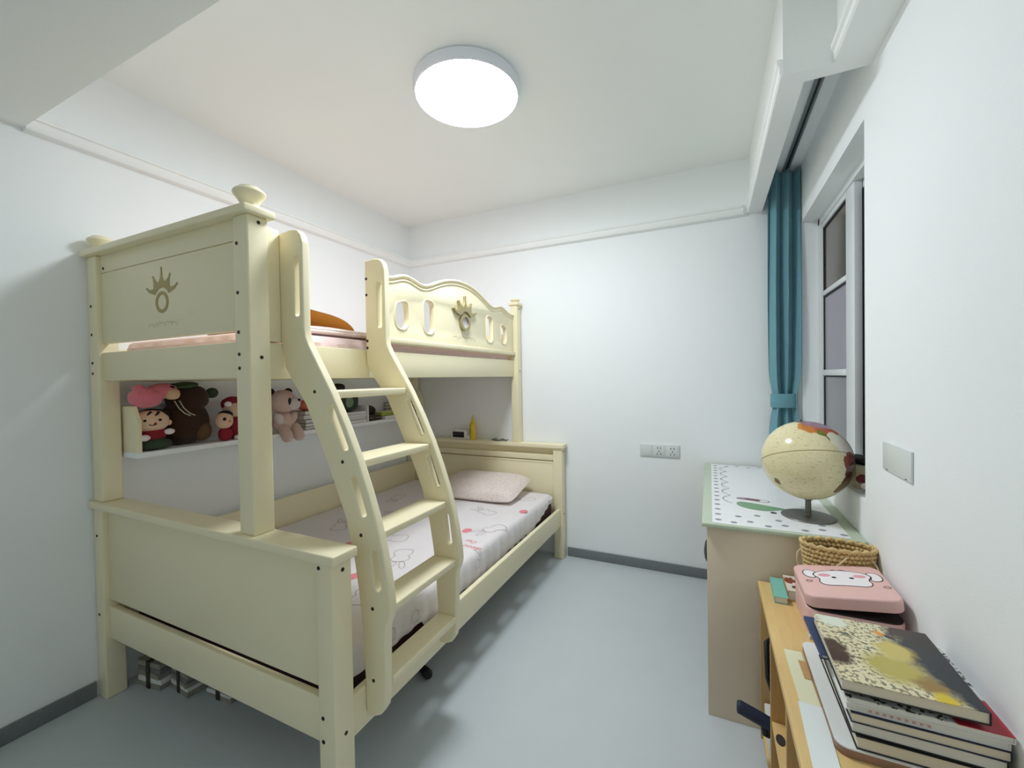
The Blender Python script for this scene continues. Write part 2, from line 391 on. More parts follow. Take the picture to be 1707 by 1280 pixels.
# window
w = bpy.data.objects.new('window_1', None); COL.objects.link(w); w.location = (2.99, 2.4, WZ0); ORG[w.name] = Vector(w.location); w['kind'] = 'structure'
FX0, FX1 = 2.985, 3.045
put('window_frame', cat_(B(FX0, FX1, WY1 - .035, WY1, WZ0, WZ1, .003), B(FX0, FX1, WY0, WY0 + .035, WZ0, WZ1, .003),
    B(FX0, FX1, WY0, WY1, WZ1 - .04, WZ1, .003), B(FX0, FX1, WY0, WY1, WZ0, WZ0 + .045, .003)), 'frame', w)
sx0, sx1 = 2.992, 3.022
sash = put('window_sash', cat_(B(sx0, sx1, 2.300, 2.425, WZ0 + .045, WZ1 - .04, .004), B(sx0, sx1, WY1 - .055, WY1 - .035, WZ0 + .045, WZ1 - .04, .003),
    B(sx0 - .002, sx1, 2.425, WY1 - .055, 1.775, 1.800, .003), B(sx0 - .002, sx1, 2.425, WY1 - .055, 1.335, 1.366, .003),
    B(sx0, sx1, 2.425, WY1 - .055, WZ1 - .065, WZ1 - .04, .003), B(sx0, sx1, 2.425, WY1 - .055, WZ0 + .045, WZ0 + .09, .003)), 'frame', w)
for z0, z1, mt in ((1.800, WZ1 - .065, 'clear'), (1.366, 1.775, 'frost'), (WZ0 + .09, 1.335, 'frost2')):
    p = put('glass_pane', B(sx0 + .012, sx0 + .018, 2.425, WY1 - .055, z0, z1), mt, sash)
    put('glazing_gasket', cat_(B(sx0 + .006, sx0 + .013, 2.425, 2.431, z0, z1), B(sx0 + .006, sx0 + .013, WY1 - .063, WY1 - .055, z0, z1),
        B(sx0 + .006, sx0 + .013, 2.431, WY1 - .063, z1 - .008, z1)), 'gasket', sash)
sash2 = put('sliding_sash', cat_(B(sx1 + .001, sx1 + .011, 2.390, 2.460, WZ0 + .045, WZ1 - .04, .004), B(sx1 + .001, sx1 + .011, WY0 + .035, WY0 + .08, WZ0 + .045, WZ1 - .04, .003),
    B(sx1 + .001, sx1 + .011, WY0 + .08, 2.385, WZ1 - .075, WZ1 - .04, .003), B(sx1 + .001, sx1 + .011, WY0 + .08, 2.385, WZ0 + .045, WZ0 + .085, .003)), 'frame', w)
put('glass_pane', B(sx1 + .004, sx1 + .008, WY0 + .08, 2.385, WZ0 + .085, WZ1 - .075), 'darkglass', sash2)
put('sash_seal', B(sx1 + .0005, sx1 + .0038, 2.365, 2.385, WZ0 + .085, WZ1 - .075), 'gasket', sash2)
put('window_sill', B(XR + .001, FX0, WY0, WY1, WZ0, WZ0 + .006, .001), 'trim', w)

# ------------------------------------------------------------------ ceiling lamp
LX, LY = 1.415, 1.70
t = thing('ceiling_lamp', 'round white flush ceiling lamp, switched on', 'lamp', (LX, LY, 2.637))
put('lamp_rim', lathe([(0.0, .0645), (0.236, .0645), (0.242, .060), (0.244, .030), (0.241, .018), (0.234, .012), (0.2315, .014), (0.2315, .03)], (LX, LY, 2.635), 64), 'rim', t)
put('lamp_diffuser', lathe([(0.0, .002), (0.08, .0028), (0.15, .0045), (0.20, .008), (0.224, .0115), (0.231, .016), (0.231, .03), (0, .03)], (LX, LY, 2.635), 64), 'lamp', t)

# ------------------------------------------------------------------ bunk bed
bed = thing('bunk_bed', 'cream painted wooden bunk bed with wider lower bunk and crown emblems', 'bed', (0.72, 1.94, 0))
CR = 'cream'
PX0, PX1 = 1.360, 1.430     # lower right posts
FY0, FY1 = 0.867, 0.940     # foot posts
HY0, HY1 = 2.952, 3.022     # head posts
LX0, LX1 = 0.006, 0.076
for x0, x1 in ((LX0, LX1), (PX0, PX1)):
    for y0, y1 in ((FY0, FY1), (HY0, HY1)):
        put('lower_post', B(x0, x1, y0, y1, 0, 0.820, .006, 3), CR, bed)
put('footboard_cap', B(0.004, 1.452, 0.850, 0.945, 0.820, 0.850, .005, 3), CR, bed)
put('headboard_cap', B(0.004, 1.446, 2.938, 3.032, 0.820, 0.850, .005, 3), CR, bed)
put('footboard_panel', B(LX1, PX0, 0.888, 0.912, 0.425, 0.820, .003), CR, bed)
put('foot_rail', B(LX1, PX0, 0.884, 0.912, 0.258, 0.394, .006, 3), CR, bed)
hp = put('headboard_panel', B(LX1, PX0, 2.975, 2.996, 0.27, 0.715, .003), CR, bed)
put('headboard_molding', B(LX1, PX0, 2.970, 2.996, 0.724, 0.768, .004), CR, bed)
put('headboard_molding', B(LX1, PX0, 2.972, 2.996, 0.700, 0.716, .003), CR, bed)
put('headboard_back', B(LX1, PX0, 2.996, 3.006, 0.27, 0.820), CR, bed)
put('side_rail', B(1.388, 1.414, FY1, HY0, 0.244, 0.374, .005, 3), CR, bed)
put('wall_side_board', B(0.062, 0.085, FY1, HY0, 0.250, 0.645, .004), CR, bed)
for i in range(9):
    put('bed_slat', B(0.09, 1.386, 1.02 + .225 * i, 1.10 + .225 * i, 0.262, 0.280, .002), 'creamw', bed)
# upper bunk
UX0, UX1 = 1.013, 1.088
UL0, UL1 = 0.016, 0.094
GX0, GX1 = 1.028, 1.055     # rails and guards
put('upper_post', B(UX0, UX1, 0.866, 0.938, 0.850, 1.890, .006, 3), CR, bed)
put('upper_post', B(UL0, UL1, 0.866, 0.938, 0.850, 1.890, .006, 3), CR, bed)
put('upper_post', B(1.030, 1.088, 2.945, 3.015, 0.850, 1.905, .006, 3), CR, bed)
put('upper_post', B(UL0, UL1, 2.945, 3.015, 0.850, 1.700, .006, 3), CR, bed)
put('upper_end_cap', B(0.004, 1.106, 0.846, 0.954, 1.890, 1.915, .005, 3), CR, bed)
put('post_cap', B(1.018, 1.100, 2.934, 3.027, 1.905, 1.925, .004), CR, bed)
FIN = [(0.0, 0.0), (0.034, 0.0), (0.031, .006), (0.028, .012), (0.028, .018), (0.032, .028), (0.041, .040), (0.047, .048), (0.049, .054), (0.047, .060), (0.040, .066), (0.034, .068), (0.032, .0725), (0.018, .077), (0.0, .078)]
put('post_finial', lathe(FIN, (1.050, 0.902, 1.915), 40), CR, bed)
put('post_finial', lathe([(r * .95, z * .9) for r, z in FIN], (0.055, 0.902, 1.915), 40), CR, bed)
put('post_finial', lathe([(r * .8, z * .42) for r, z in FIN], (1.059, 2.98, 1.925), 32), CR, bed)
put('upper_end_board', B(UL1, UX0, 0.882, 0.904, 1.8185, 1.890, .002), CR, bed)
ep = put('upper_end_panel', B(UL1, UX0, 0.882, 0.904, 1.521, 1.8155, .002), CR, bed)
put('upper_end_rail', B(UL1, UX0, 0.880, 0.906, 1.364, 1.483, .003), CR, bed)
put('upper_far_panel', B(UL1, 1.030, 2.970, 2.990, 1.364, 1.690, .003), CR, bed)
put('upper_side_rail', B(GX0, GX1, 0.938, 2.945, 1.358, 1.483, .004), CR, bed)
put('upper_wall_rail', B(0.040, 0.066, 0.938, 2.945, 1.358, 1.500, .004), CR, bed)
put('guard_board', B(GX0, GX1 + .003, 0.938, 0.9992, 1.487, 1.878, .003), CR, bed)
for i in range(8):
    put('upper_slat', B(0.066, 1.028, 1.00 + .25 * i, 1.08 + .25 * i, 1.362, 1.378, .002), 'creamw', bed)
# scalloped guard: (y, z)
YC = 2.212
half = [(0.0, 1.942), (0.06, 1.940), (0.13, 1.930), (0.20, 1.912), (0.27, 1.886), (0.33, 1.862), (0.38, 1.850), (0.42, 1.850), (0.46, 1.860), (0.51, 1.870), (0.55, 1.868), (0.59, 1.856), (0.63, 1.842), (0.68, 1.834), (0.735, 1.834)]
top = [(YC - a, z) for a, z in half[::-1]] + [(YC + a, z) for a, z in half[1:]]
top = [p for p in smooth2(top, 2) if 1.434 <= p[0] <= 2.944]
top = [(1.434, top[0][1])] + top + [(2.944, top[-1][1])]
outer = [(2.944, 1.520), (1.434, 1.520)] + top
def slotB(y, s): return rrect(y - .044, y + .044, 1.598, 1.768, .034)
def slotA(y, s):
    zl, zr = (1.712, 1.736) if s > 0 else (1.736, 1.712)
    return smooth2([(y - .047, 1.600), (y + .047, 1.600), (y + .047, zr), (y, (zl + zr) / 2 + .006), (y - .047, zl)], 2, True)
holes = [slotA(YC - .565, 1), slotB(YC - .345, 1), slotB(YC + .345, -1), slotA(YC + .565, -1)]
gx = (GX0 + GX1) / 2
guard = put('guard_panel', plate([outer] + holes, GX1 - GX0, lambda a, b, c: (gx + c, a, b), .002, 1), CR, bed)
put('guard_ledge', B(GX1, GX1 + .016, 1.434, 2.944, 1.522, 1.548, .005, 3), CR, guard)
fo = lambda d, e: (lambda a, b, c: (GX1 + e + c, a, b))
edge1 = [(a, b - .012) for a, b in top]
put('guard_top_bead', tube([(GX1 + .001, a, b - .008) for a, b in top], .0085, 8), CR, guard)
put('guard_top_bead', tube([(GX1 + .000, a, b - .030) for a, b in top], .005, 8), CR, guard)
for h in holes:
    cyh = sum(p[0] for p in h) / len(h); czh = sum(p[1] for p in h) / len(h)
    hh = [(cyh + (p[0] - cyh) * 1.12, czh + (p[1] - czh) * 1.07) for p in h]
    put('opening_bead', tube([(GX1 + .0005, p[0], p[1]) for p in hh], .004, 6, True), CR, guard)
def crown(cx, cz, s, t, fm):
    P = []
    def pol(a, r): a = math.radians(a); return (cx + s * r * math.cos(a), cz + s * r * math.sin(a))
    tips = [(150, .165), (120, .160), (90, .178), (60, .160), (30, .165)]
    base = [pol(a, .074) for a in range(34, 147, 7)]
    up = [pol(148, .082)]
    for k, (a, r) in enumerate(tips):
        tw = .0045
        d = math.radians(a); q = (-math.sin(d), math.cos(d)); c0, s0 = math.cos(d), math.sin(d)
        side = lambda rr, w_: (cx + s * (rr * c0 + w_ * q[0]), cz + s * (rr * s0 + w_ * q[1]))
        L1 = [side(.128, .0085), side(r * .93, .0045), side(r * .97, .0065), side(r, .004)]
        L2 = [side(r, -.004), side(r * .97, -.0065), side(r * .93, -.0045), side(.128, -.0085)]
        up += L1 + L2
        if k < 4:
            m = (a + tips[k + 1][0]) / 2; up += [pol(m + 4.5, .110), pol(m, .104), pol(m - 4.5, .110)]
    up += [pol(32, .082)]
    c = plate([base + up], t, fm, .0, 1)
    ring = plate([ell(cx, cz, .058 * s, .055 * s, 36), ell(cx, cz, .040 * s, .038 * s, 36)], t, fm, .0, 1)
    return c, ring
def squiggle(x0, x1, z, h, n=26):
    random.seed(3)
    return [(x0 + (x1 - x0) * i / n, z + h * (random.random() - .5) * (1.6 if i % 5 == 0 else 1)) for i in range(n + 1)]
c, r_ = crown(2.222, 1.690, 0.92, .016, fo(0, .010))
put('crown_emblem', c, 'gold', guard, smooth=25); put('emblem_ring', r_, 'gold', guard, smooth=25)
put('ring_mirror', plate([ell(2.222, 1.690, .037, .035, 30)], .004, fo(0, .004)), M('pale_mirror', (216, 212, 226), .15, .02, 20), guard)
put('script_print', ribbon(squiggle(2.10, 2.36, 1.600, .020), .0022, lambda a, b: (GX1 + .0008, a, b)), 'goldflat', guard)
fe = lambda a, b, c: (a, .8815 + c, b)
c, r_ = crown(0.557, 1.655, 0.74, .0025, fe)
put('crown_emblem', c, 'goldflat', ep); put('emblem_ring', r_, 'goldflat', ep)
put('script_print', ribbon(squiggle(0.46, 0.66, 1.575, .018), .0018, lambda a, b: (a, .8812, b)), 'cord', ep)
# bolts
bf = lathe([(0, -.0012), (.0055, -.0012), (.0062, .0004), (.0062, .003), (0, .003)], (0, 0, 0), 14)
bf_me = me_of(bf, 'bolt_front'); bf_me.materials.append(MT['bolt']); bs_me = bf_me.copy()
bf_me.transform(Matrix.Rotation(-PI / 2, 4, 'X') ); bs_me.transform(Matrix.Rotation(-PI / 2, 4, 'Y'))
for x, y, z in ((1.034, .8655, 1.800), (1.034, .8655, 1.640), (1.034, .8655, 1.512), (1.034, .8655, 1.440), (1.034, .8655, 1.395), (.045, .8655, 1.68), (.045, .8655, 1.56), (.045, .8655, 1.44), (.045, .8655, 1.395),
                (.118, .8815, 1.835), (1.375, .8665, .800), (1.380, .8665, .355), (1.380, .8665, .285), (.035, .8665, .70), (.035, .8665, .36)):
    share('bolt', bf_me, bed, (x, y, z))
for x, y, z in ((1.0885, .905, 1.870), (1.0885, .905, 1.430), (1.4305, .905, .790), (1.4305, .905, .300), (1.0885, 2.985, 1.88), (1.0885, 2.985, 1.40), (1.4305, 2.990, .795), (1.4305, 2.990, .33)):
    share('bolt', bs_me, bed, (x, y, z))

# ------------------------------------------------------------------ ladder
lad = thing('bunk_ladder', 'curved cream ladder with slotted sides leaning on bunk bed', 'ladder', (1.46, 1.215, 0.282))
front = [(1.060, 1.868), (1.110, 1.873), (1.142, 1.868), (1.160, 1.850), (1.168, 1.820), (1.169, 1.535), (1.174, 1.502), (1.190, 1.470), (1.240, 1.392), (1.295, 1.306), (1.350, 1.205), (1.400, 1.100), (1.440, 1.000),
         (1.472, .907), (1.496, .820), (1.512, .740), (1.522, .670), (1.524, .632), (1.517, .606), (1.507, .586), (1.503, .560), (1.499, .360), (1.492, .322), (1.474, .296), (1.448, .283), (1.424, .283)]
back = [(1.4165, .292), (1.4155, .375), (1.409, .480), (1.405, .565), (1.394, .670), (1.378, .770), (1.345, .900), (1.288, 1.030), (1.230, 1.150), (1.170, 1.270), (1.110, 1.345), (1.072, 1.398), (1.060, 1.430)]
slots = [stadium(1.138, 1.585, 1.138, 1.762, .012), stadium(1.287, 1.258, 1.348, 1.132, .012), stadium(1.382, 1.032, 1.420, .925, .012), stadium(1.462, .800, 1.474, .700, .012)]
tipmesh = None
for y0 in (1.000, 1.400):
    s = put('side_stringer', plate([front + (back if y0 > 1.2 else back[:-1] + [(1.060, 1.484), (1.034, 1.488), (1.034, 1.866)])] + slots, .032, lambda a, b, c, y0=y0: (a, y0 + .016 + c, b), .006, 3), CR, lad, smooth=40)
    for x, z in ((1.216, 1.313), (1.337, 1.085), (1.410, .856), (1.452, .629), (1.450, .400)):
        if y0 < 1.2: share('bolt', bf_me, s, (x, y0 - .0002, z))
    if y0 > 1.2:
        for x, z in ((1.068, 1.79), (1.068, 1.72), (1.068, 1.52), (1.068, 1.49)): share('bolt', bf_me, s, (x, y0 - .0002, z))
for x0, x1, z in ((1.160, 1.276, 1.315), (1.265, 1.388, 1.088), (1.355, 1.466, .862), (1.398, 1.506, .636), (1.4165, 1.502, .406)):
    put('rung', B(x0, x1, 1.0325, 1.3995, z - .026, z, .005, 3), 'creamw', lad)

# ------------------------------------------------------------------ bedding, lower bunk
def mattress(x0, x1, y0, y1, z0, z1, hem, amp, rnd, freq=55.0, seed=0):
    per = []; n = 9; r = .05
    raw = rrect(x0, x1, y0, y1, r, n); pts = []
    for i in range(len(raw)):
        a, b = Vector(raw[i]), Vector(raw[(i + 1) % len(raw)]); m = max(1, int((b - a).length / .02))
        for k in range(m): pts.append(a.lerp(b, k / m))
    bm = bmesh.new(); N = len(pts); rows = []
    prof = [(-rnd * 2.2, 0.0), (-rnd, -.002), (-rnd * .35, -.010), (0, -.028), (.004, -.5), (.002, -1)]
    dist = 0; S_ = [0]
    for i in range(1, N): dist += (pts[i] - pts[i - 1]).length; S_.append(dist)
    for j, (off, dz) in enumerate(prof):
        row = []
        for i in range(N):
            tg = (pts[(i + 1) % N] - pts[i - 1]).normalized(); nn = Vector((tg.y, -tg.x))
            zb = hem(pts[i].x, pts[i].y); H = z1 - zb
            z = z1 + (dz if dz > -.1 else dz * H)
            rip = amp * (math.sin(freq * S_[i] + 2.5 * noise.noise(Vector((S_[i] * 3, seed, 0)))) + noise.noise(Vector((S_[i] * 9, seed, j * .3)))) * (1.0 if j == 4 else .7 if j == 5 else .18 if j == 3 else 0)
            row.append(bm.verts.new((pts[i].x + nn.x * (off + rip), pts[i].y + nn.y * (off + rip), z)))
        rows.append(row)
    for a, b in zip(rows, rows[1:]):
        for i in range(N): j = (i + 1) % N; bm.faces.new((a[i], b[i], b[j], a[j]))
    bm.faces.new(rows[0])
    return bm
MZ = 0.490
mt_ = thing('lower_mattress', 'lower bunk mattress in white sheet printed with rabbits and pink strawberries', 'mattress', (0.74, 1.94, 0.281))
put('mattress_body', B(0.110, 1.358, 0.965, 2.920, 0.281, 0.430, .02, 3), 'maroon', mt_)
def hem(x, y):
    h = .356 + .004 * math.sin(9 * y)
    if y > 2.5: h += .095 * (y - 2.5) / .44
    if y < 1.35: h += .03
    return h
sheet = put('fitted_sheet', mattress(0.103, 1.367, 0.954, 2.930, .39, MZ, hem, .005, .022, 75.0), 'sheet', mt_, smooth=60)
FL = lambda a, b: (a, b, MZ + .0007)
def bunny(cx, cy, s, rot):
    c, s_ = math.cos(rot), math.sin(rot)
    def tr(L): return [(cx + s * (x * c - y * s_), cy + s * (x * s_ + y * c)) for x, y in L]
    body = smooth2([(-.5, -.9), (.5, -.9), (.62, -.3), (.35, .1), (.55, .3), (.55, .65), (.25, .9), (-.25, .9), (-.55, .65), (-.55, .3), (-.35, .1), (-.62, -.3)], 2, True)
    e1 = ell(-.3, 1.35, .17, .5, 18, rot=.25); e2 = ell(.32, 1.35, .17, .5, 18, rot=-.35)
    return [tr(body), tr(e1), tr(e2)]
k = 0
for cx, cy, s, ro in ((1.30, 2.12, .075, 2.6), (.86, 1.78, .085, 1.9), (.44, 1.80, .075, .6), (1.05, 1.62, .08, 3.6), (.62, 2.16, .07, 2.2), (1.12, 2.36, .07, 1.2), (.75, 1.42, .08, 4.2), (1.16, 1.25, .075, .4), (.35, 2.42, .07, 3.4), (.33, 1.35, .075, 5.2), (1.25, 2.72, .06, 2.0), (.28, 2.05, .06, 1.2)):
    put('rabbit_print', cat_(*[ribbon(l, .0042, FL, True) for l in bunny(cx, cy, s, ro)]), 'line', sheet, smooth=0)
for cx, cy, ro in ((1.17, 2.03, .4), (.58, 2.44, 1.2), (.70, 1.62, 2.0), (1.0, 1.36, 2.6), (.92, 2.10, .3), (1.33, 2.46, .9)):
    put('strawberry_print', plate([[(cx + .026 * math.cos(a) * (1 + .12 * math.sin(a)), cy + .034 * math.sin(a)) for a in [2 * PI * i / 18 for i in range(18)]]], .0006, lambda a, b, c: (a, b, MZ + .0006 + c)), 'pinkprint', sheet, smooth=0)
def tdir(cx, cy, ang):
    c, s = math.cos(ang), math.sin(ang); return lambda a, b, z: (cx + a * c - b * s, cy + a * s + b * c, MZ + .0006 + z)
put('lettering_print', text('Good', .048, tdir(1.318, 1.836, PI - .10), .0004, .15), 'pinkprint', sheet, smooth=0)
put('lettering_print', text('Day', .042, tdir(1.275, 1.900, PI - .10), .0004, .15), 'pinkprint', sheet, smooth=0)
put('lettering_print', text('Good', .065, tdir(.52, 1.98, .5), .0004, .15), 'line', sheet, smooth=0)
SX = lambda a, b: (1.3815, a, b)
for cy, cz, s in ((1.30, .432, .02), (1.16, .437, .022), (1.78, .437, .02)):
    put('house_print', cat_(ribbon([(cy - s, cz - s), (cy + s, cz - s), (cy + s, cz + .6 * s), (cy, cz + 1.3 * s), (cy - s, cz + .6 * s)], .003, SX, True)), 'line', sheet, smooth=0)
def pillow(cx, cy, cz, lx, ly, h, M4, n=26, seed=1):
    bm = bmesh.new(); top_ = []; bot = []
    for j in range(n + 1):
        ra, rb = [], []
        for i in range(n + 1):
            u, v = -1 + 2 * i / n, -1 + 2 * j / n
            pin = 1 - .07 * (1 - abs(v)) * 0 - .05 * (1 - v * v) * (abs(u) ** 3); pin2 = 1 - .05 * (1 - u * u) * (abs(v) ** 3)
            hh = h * max(0.0, (1 - abs(u) ** 3.6) * (1 - abs(v) ** 3.6)) ** .5; cr = 1 - .085 * (u * u * v * v) ** 1.5; pin *= cr; pin2 *= cr
            w_ = noise.noise(Vector((u * 2.2, v * 2.2, seed))) * .10 * hh
            ra.append(M4 @ Vector((u * lx * pin, v * ly * pin2, hh + w_))); rb.append(M4 @ Vector((u * lx * pin, v * ly * pin2, -hh * .55)))
        top_.append(ra); bot.append(rb)
    vt = [[bm.verts.new(Vector((cx, cy, cz)) + p) for p in r] for r in top_]; vb = [[bm.verts.new(Vector((cx, cy, cz)) + p) for p in r] for r in bot]
    for j in range(n):
        for i in range(n):
            bm.faces.new((vt[j][i], vt[j][i + 1], vt[j + 1][i + 1], vt[j + 1][i])); bm.faces.new((vb[j][i], vb[j + 1][i], vb[j + 1][i + 1], vb[j][i + 1]))
    bmesh.ops.remove_doubles(bm, verts=bm.verts[:], dist=.0008)
    return bm
tilt = Matrix.Rotation(math.radians(9), 3, 'X') @ Matrix.Rotation(math.radians(2), 3, 'Z')
tag(put('bed_pillow', pillow(.885, 2.715, .549, .340, .220, .066, tilt), 'pillow', smooth=60), 'pale pink floral pillow against headboard of the lower bunk', 'pillow')

# upper bedding
um = thing('upper_mattress', 'upper bunk mattress with pink sheet behind the guard rails', 'mattress', (.55, 1.94, 1.379))
put('mattress_body', B(0.10, 1.018, 0.96, 2.925, 1.379, 1.505, .02, 3), 'pink', um)
put('pink_sheet', mattress(0.092, 1.020, 0.950, 2.935, 1.46, 1.532, lambda x, y: 1.47, .003, .02), 'pink', um, smooth=60)
q = []
for kk, (zz, hh, xo) in enumerate(((1.538, .016, 0), (1.552, .012, .015), (1.562, .008, .03))):
    q.append(blob((.73 - xo, 1.36, zz + hh * .8), (.28, .36 - .02 * kk, hh), 3.2, (0, 0, .03 * kk), 40, 14, .10, kk))
fq = put('folded_quilt', cat_(*q), 'pinkw', smooth=60); tag(fq, 'folded pale pink quilt on upper bunk behind the ladder', 'quilt')
tag(put('plush_bolster', blob((.585, 1.46, 1.646), (.13, .36, .062), 2.2, (-.07, 0, .12), 36, 20, .05, 4), 'brownplush', smooth=60), 'brown plush bolster lying on quilt of the upper bunk', 'bolster')

# ------------------------------------------------------------------ bed side shelf and what stands on it
SZ = 1.052
sh = thing('wall_shelf', 'long narrow pale shelf at wall side of bunk bed, full of toys and books', 'shelf', (.11, 1.93, SZ - .03))
put('shelf_board', B(.012, .205, .945, 2.93, SZ - .024, SZ - .0005, .002), 'wall', sh)
put('end_panel', plate([[(.012, SZ), (.205, SZ), (.205, SZ + .135), (.195, SZ + .155), (.17, SZ + .20), (.012, SZ + .20)]], .016, lambda a, b, c: (a, .953 + c, b), .001, 1), CR, sh)
put('end_panel', plate([[(.012, SZ), (.205, SZ), (.205, SZ + .135), (.195, SZ + .155), (.17, SZ + .20), (.012, SZ + .20)]], .016, lambda a, b, c: (a, 2.92 + c, b), .001, 1), CR, sh)
put('shelf_divider', B(.020, .200, 2.288, 2.300, SZ, SZ + .115, .001), 'white', sh)
put('back_panel', B(.002, .012, .945, 2.93, SZ - .024, SZ + .20), 'wall', sh)

def face_dir(cx, cy, cz, r, yaw, a, b):
    """point on a head of radius r, a to its right, b up (radians); yaw: heading in XY of its nose"""
    d = Vector((math.cos(b) * math.cos(yaw + a), math.cos(b) * math.sin(yaw + a), math.sin(b)))
    return Vector((cx + d.x * r[0], cy + d.y * r[1], cz + d.z * r[2]))
# pink plush creature lying on top
t = thing('plush_pig', 'pink plush animal with cream snout lying on top of boy doll', 'plush toy', (.15, 1.02, SZ + .188))
put('body', blob((.156, .998, 1.287), (.058, .058, .045), 2.2, (0, 0, .1), 24, 16, .06), 'pinkplush', t)
hd = put('head', blob((.150, 1.062, 1.314), (.048, .058, .036), 2.3, (.15, 0, 0), 24, 16, .05), 'pinkplush', t)
put('snout', blob((.182, 1.088, 1.300), (.025, .030, .026), 2.4, (0, 0, 0), 18, 12), 'cream_plush', hd)
put('ear', blob((.186, 1.030, 1.300), (.014, .030, .016), 2.0, (.4, 0, .3), 16, 10), 'pinkplush', hd)
put('ear', blob((.150, .975, 1.330), (.028, .022, .013), 2.0, (.5, .2, 0), 16, 10), 'pinkplush', t)
put('eye', blob((.190, 1.086, 1.332), (.008, .012, .006), 2.0, (-.25, 0, 0), 12, 8), 'hair', hd)
put('eye', blob((.178, 1.094, 1.343), (.008, .011, .005), 2.0, (-.25, 0, 0), 12, 8), 'hair', hd)
# boy doll
t = thing('plush_doll', 'plush doll with black hair, smiling face and red top', 'plush toy', (.14, 1.02, SZ))
put('trousers', blob((.150, 1.030, SZ + .026), (.046, .062, .026), 2.6, (0, 0, 0), 22, 12), 'dgreen', t)
put('torso', blob((.150, 1.025, SZ + .072), (.036, .050, .034), 2.4, (0, 0, 0), 22, 14), 'redfab', t)
hr = (.046, .066, .050); hc = (.152, 1.018, SZ + .130)
hd = put('head', blob(hc, hr, 2.3, (0, 0, 0), 28, 18), 'skin', t)
put('hair', blob((.140, 1.030, SZ + .142), (.048, .064, .042), 2.3, (0, 0, 0), 24, 16, .06), 'hair', hd)
YW = -.45
for a in (-.42, .42):
    put('eye', blob(face_dir(*hc, hr, YW + .25, a, .10), (.005, .007, .006), 2, (0, 0, 0), 12, 8), 'hair', hd)
put('mouth', tube([face_dir(*hc, (hr[0] * 1.02, hr[1] * 1.02, hr[2] * 1.02), YW + .25, -.22 + .11 * i, -.24 - .10 * math.sin(PI * i / 4)) for i in range(5)], .0022, 6), 'hair', hd)
put('tongue', blob(face_dir(*hc, hr, YW + .25, .14, -.22), (.004, .006, .006), 2, (0, 0, 0), 12, 8), 'redfab', hd)
put('fringe', tube([face_dir(*hc, (hr[0] * 1.04, hr[1] * 1.04, hr[2] * 1.04), YW + .25, .55 - .1 * i, .85 - .09 * i) for i in range(5)], [.006, .006, .005, .004, .002], 6), 'hair', hd)
put('fringe', tube([face_dir(*hc, (hr[0] * 1.04, hr[1] * 1.04, hr[2] * 1.04), YW + .25, -.1 - .06 * i, .9 - .09 * i) for i in range(5)], [.006, .006, .005, .004, .002], 6), 'hair', hd)
put('ear', blob((.160, 1.083, SZ + .118), (.010, .012, .014), 2, (0, 0, 0), 12, 8), 'skin', hd)
put('hand', blob((.190, .975, SZ + .060), (.018, .022, .014), 2, (0, 0, 0), 14, 10), 'pinkw', t)
put('hand', blob((.182, 1.074, SZ + .078), (.014, .021, .014), 2, (0, 0, 0), 14, 10), 'pinkw', t)
# big dark plush
t = thing('plush_bear', 'large dark brown plush toy with green leaf cap and cords', 'plush toy', (.11, 1.19, SZ))
put('body', blob((.090, 1.185, SZ + .105), (.076, .100, .105), 2.3, (0, 0, 0), 28, 18, .05, 2), 'darkplush', t)
hd = put('head', blob((.095, 1.195, SZ + .222), (.070, .088, .066), 2.3, (0, 0, 0), 28, 18, .04, 3), 'darkplush', t)
put('leaf', blob((.110, 1.175, SZ + .288), (.045, .060, .012), 2.0, (.1, .2, 0), 18, 10), 'leaf', hd)
put('ear', blob((.125, 1.292, SZ + .245), (.026, .028, .026), 2.0, (0, 0, 0), 16, 12), 'dgreen', hd)
for y0 in (1.105, 1.125):
    put('neck_cord', tube([(.165, y0, SZ + .215), (.178, y0 + .012, SZ + .180), (.184, y0 + .032, SZ + .155), (.186, y0 + .055, SZ + .142)], .0025, 6), 'cord', t)
put('belly_patch', blob((.130, 1.235, SZ + .06), (.040, .042, .05), 2.2, (0, 0, 0), 18, 12), M('tan_plush', (104, 78, 46), .95, .2, 90, .4, 250), t)
# two small red dolls
t = thing('plush_doll', 'small pale-faced plush doll leaning on dark brown toy', 'plush toy', (.165, 1.30, SZ))
put('body', blob((.182, 1.318, SZ + .035), (.024, .032, .035), 2.3, (0, 0, 0), 18, 12), 'redfab', t)
hd = put('head', blob((.186, 1.312, SZ + .105), (.032, .040, .042), 2.2, (0, 0, 0), 22, 14), 'skin', t)
put('eye', blob((.214, 1.298, SZ + .113), (.005, .009, .009), 2, (0, 0, 0), 12, 8), 'hair', hd)
put('beak', blob((.217, 1.321, SZ + .100), (.006, .006, .005), 2, (0, 0, 0), 12, 8), 'orange', hd)
put('hair', blob((.180, 1.322, SZ + .130), (.028, .034, .024), 2.2, (0, 0, 0), 16, 10), 'hair', hd)
t = thing('plush_doll', 'plush doll in dark red clothes beside the near upper post', 'plush toy', (.14, 1.385, SZ))
put('body', blob((.135, 1.395, SZ + .060), (.045, .052, .060), 2.3, (0, 0, 0), 22, 14), 'redfab', t)
hd = put('head', blob((.140, 1.392, SZ + .155), (.040, .052, .042), 2.2, (0, 0, 0), 22, 14), 'skin', t)
put('hood', blob((.125, 1.398, SZ + .182), (.044, .058, .040), 2.2, (0, 0, 0), 22, 14, .06), 'redfab', hd)
put('hand', blob((.165, 1.345, SZ + .185), (.012, .018, .014), 2, (0, 0, 0), 14, 10), 'pinkw', t)
put('eye', blob((.181, 1.402, SZ + .158), (.004, .006, .006), 2, (0, 0, 0), 12, 8), 'hair', hd)
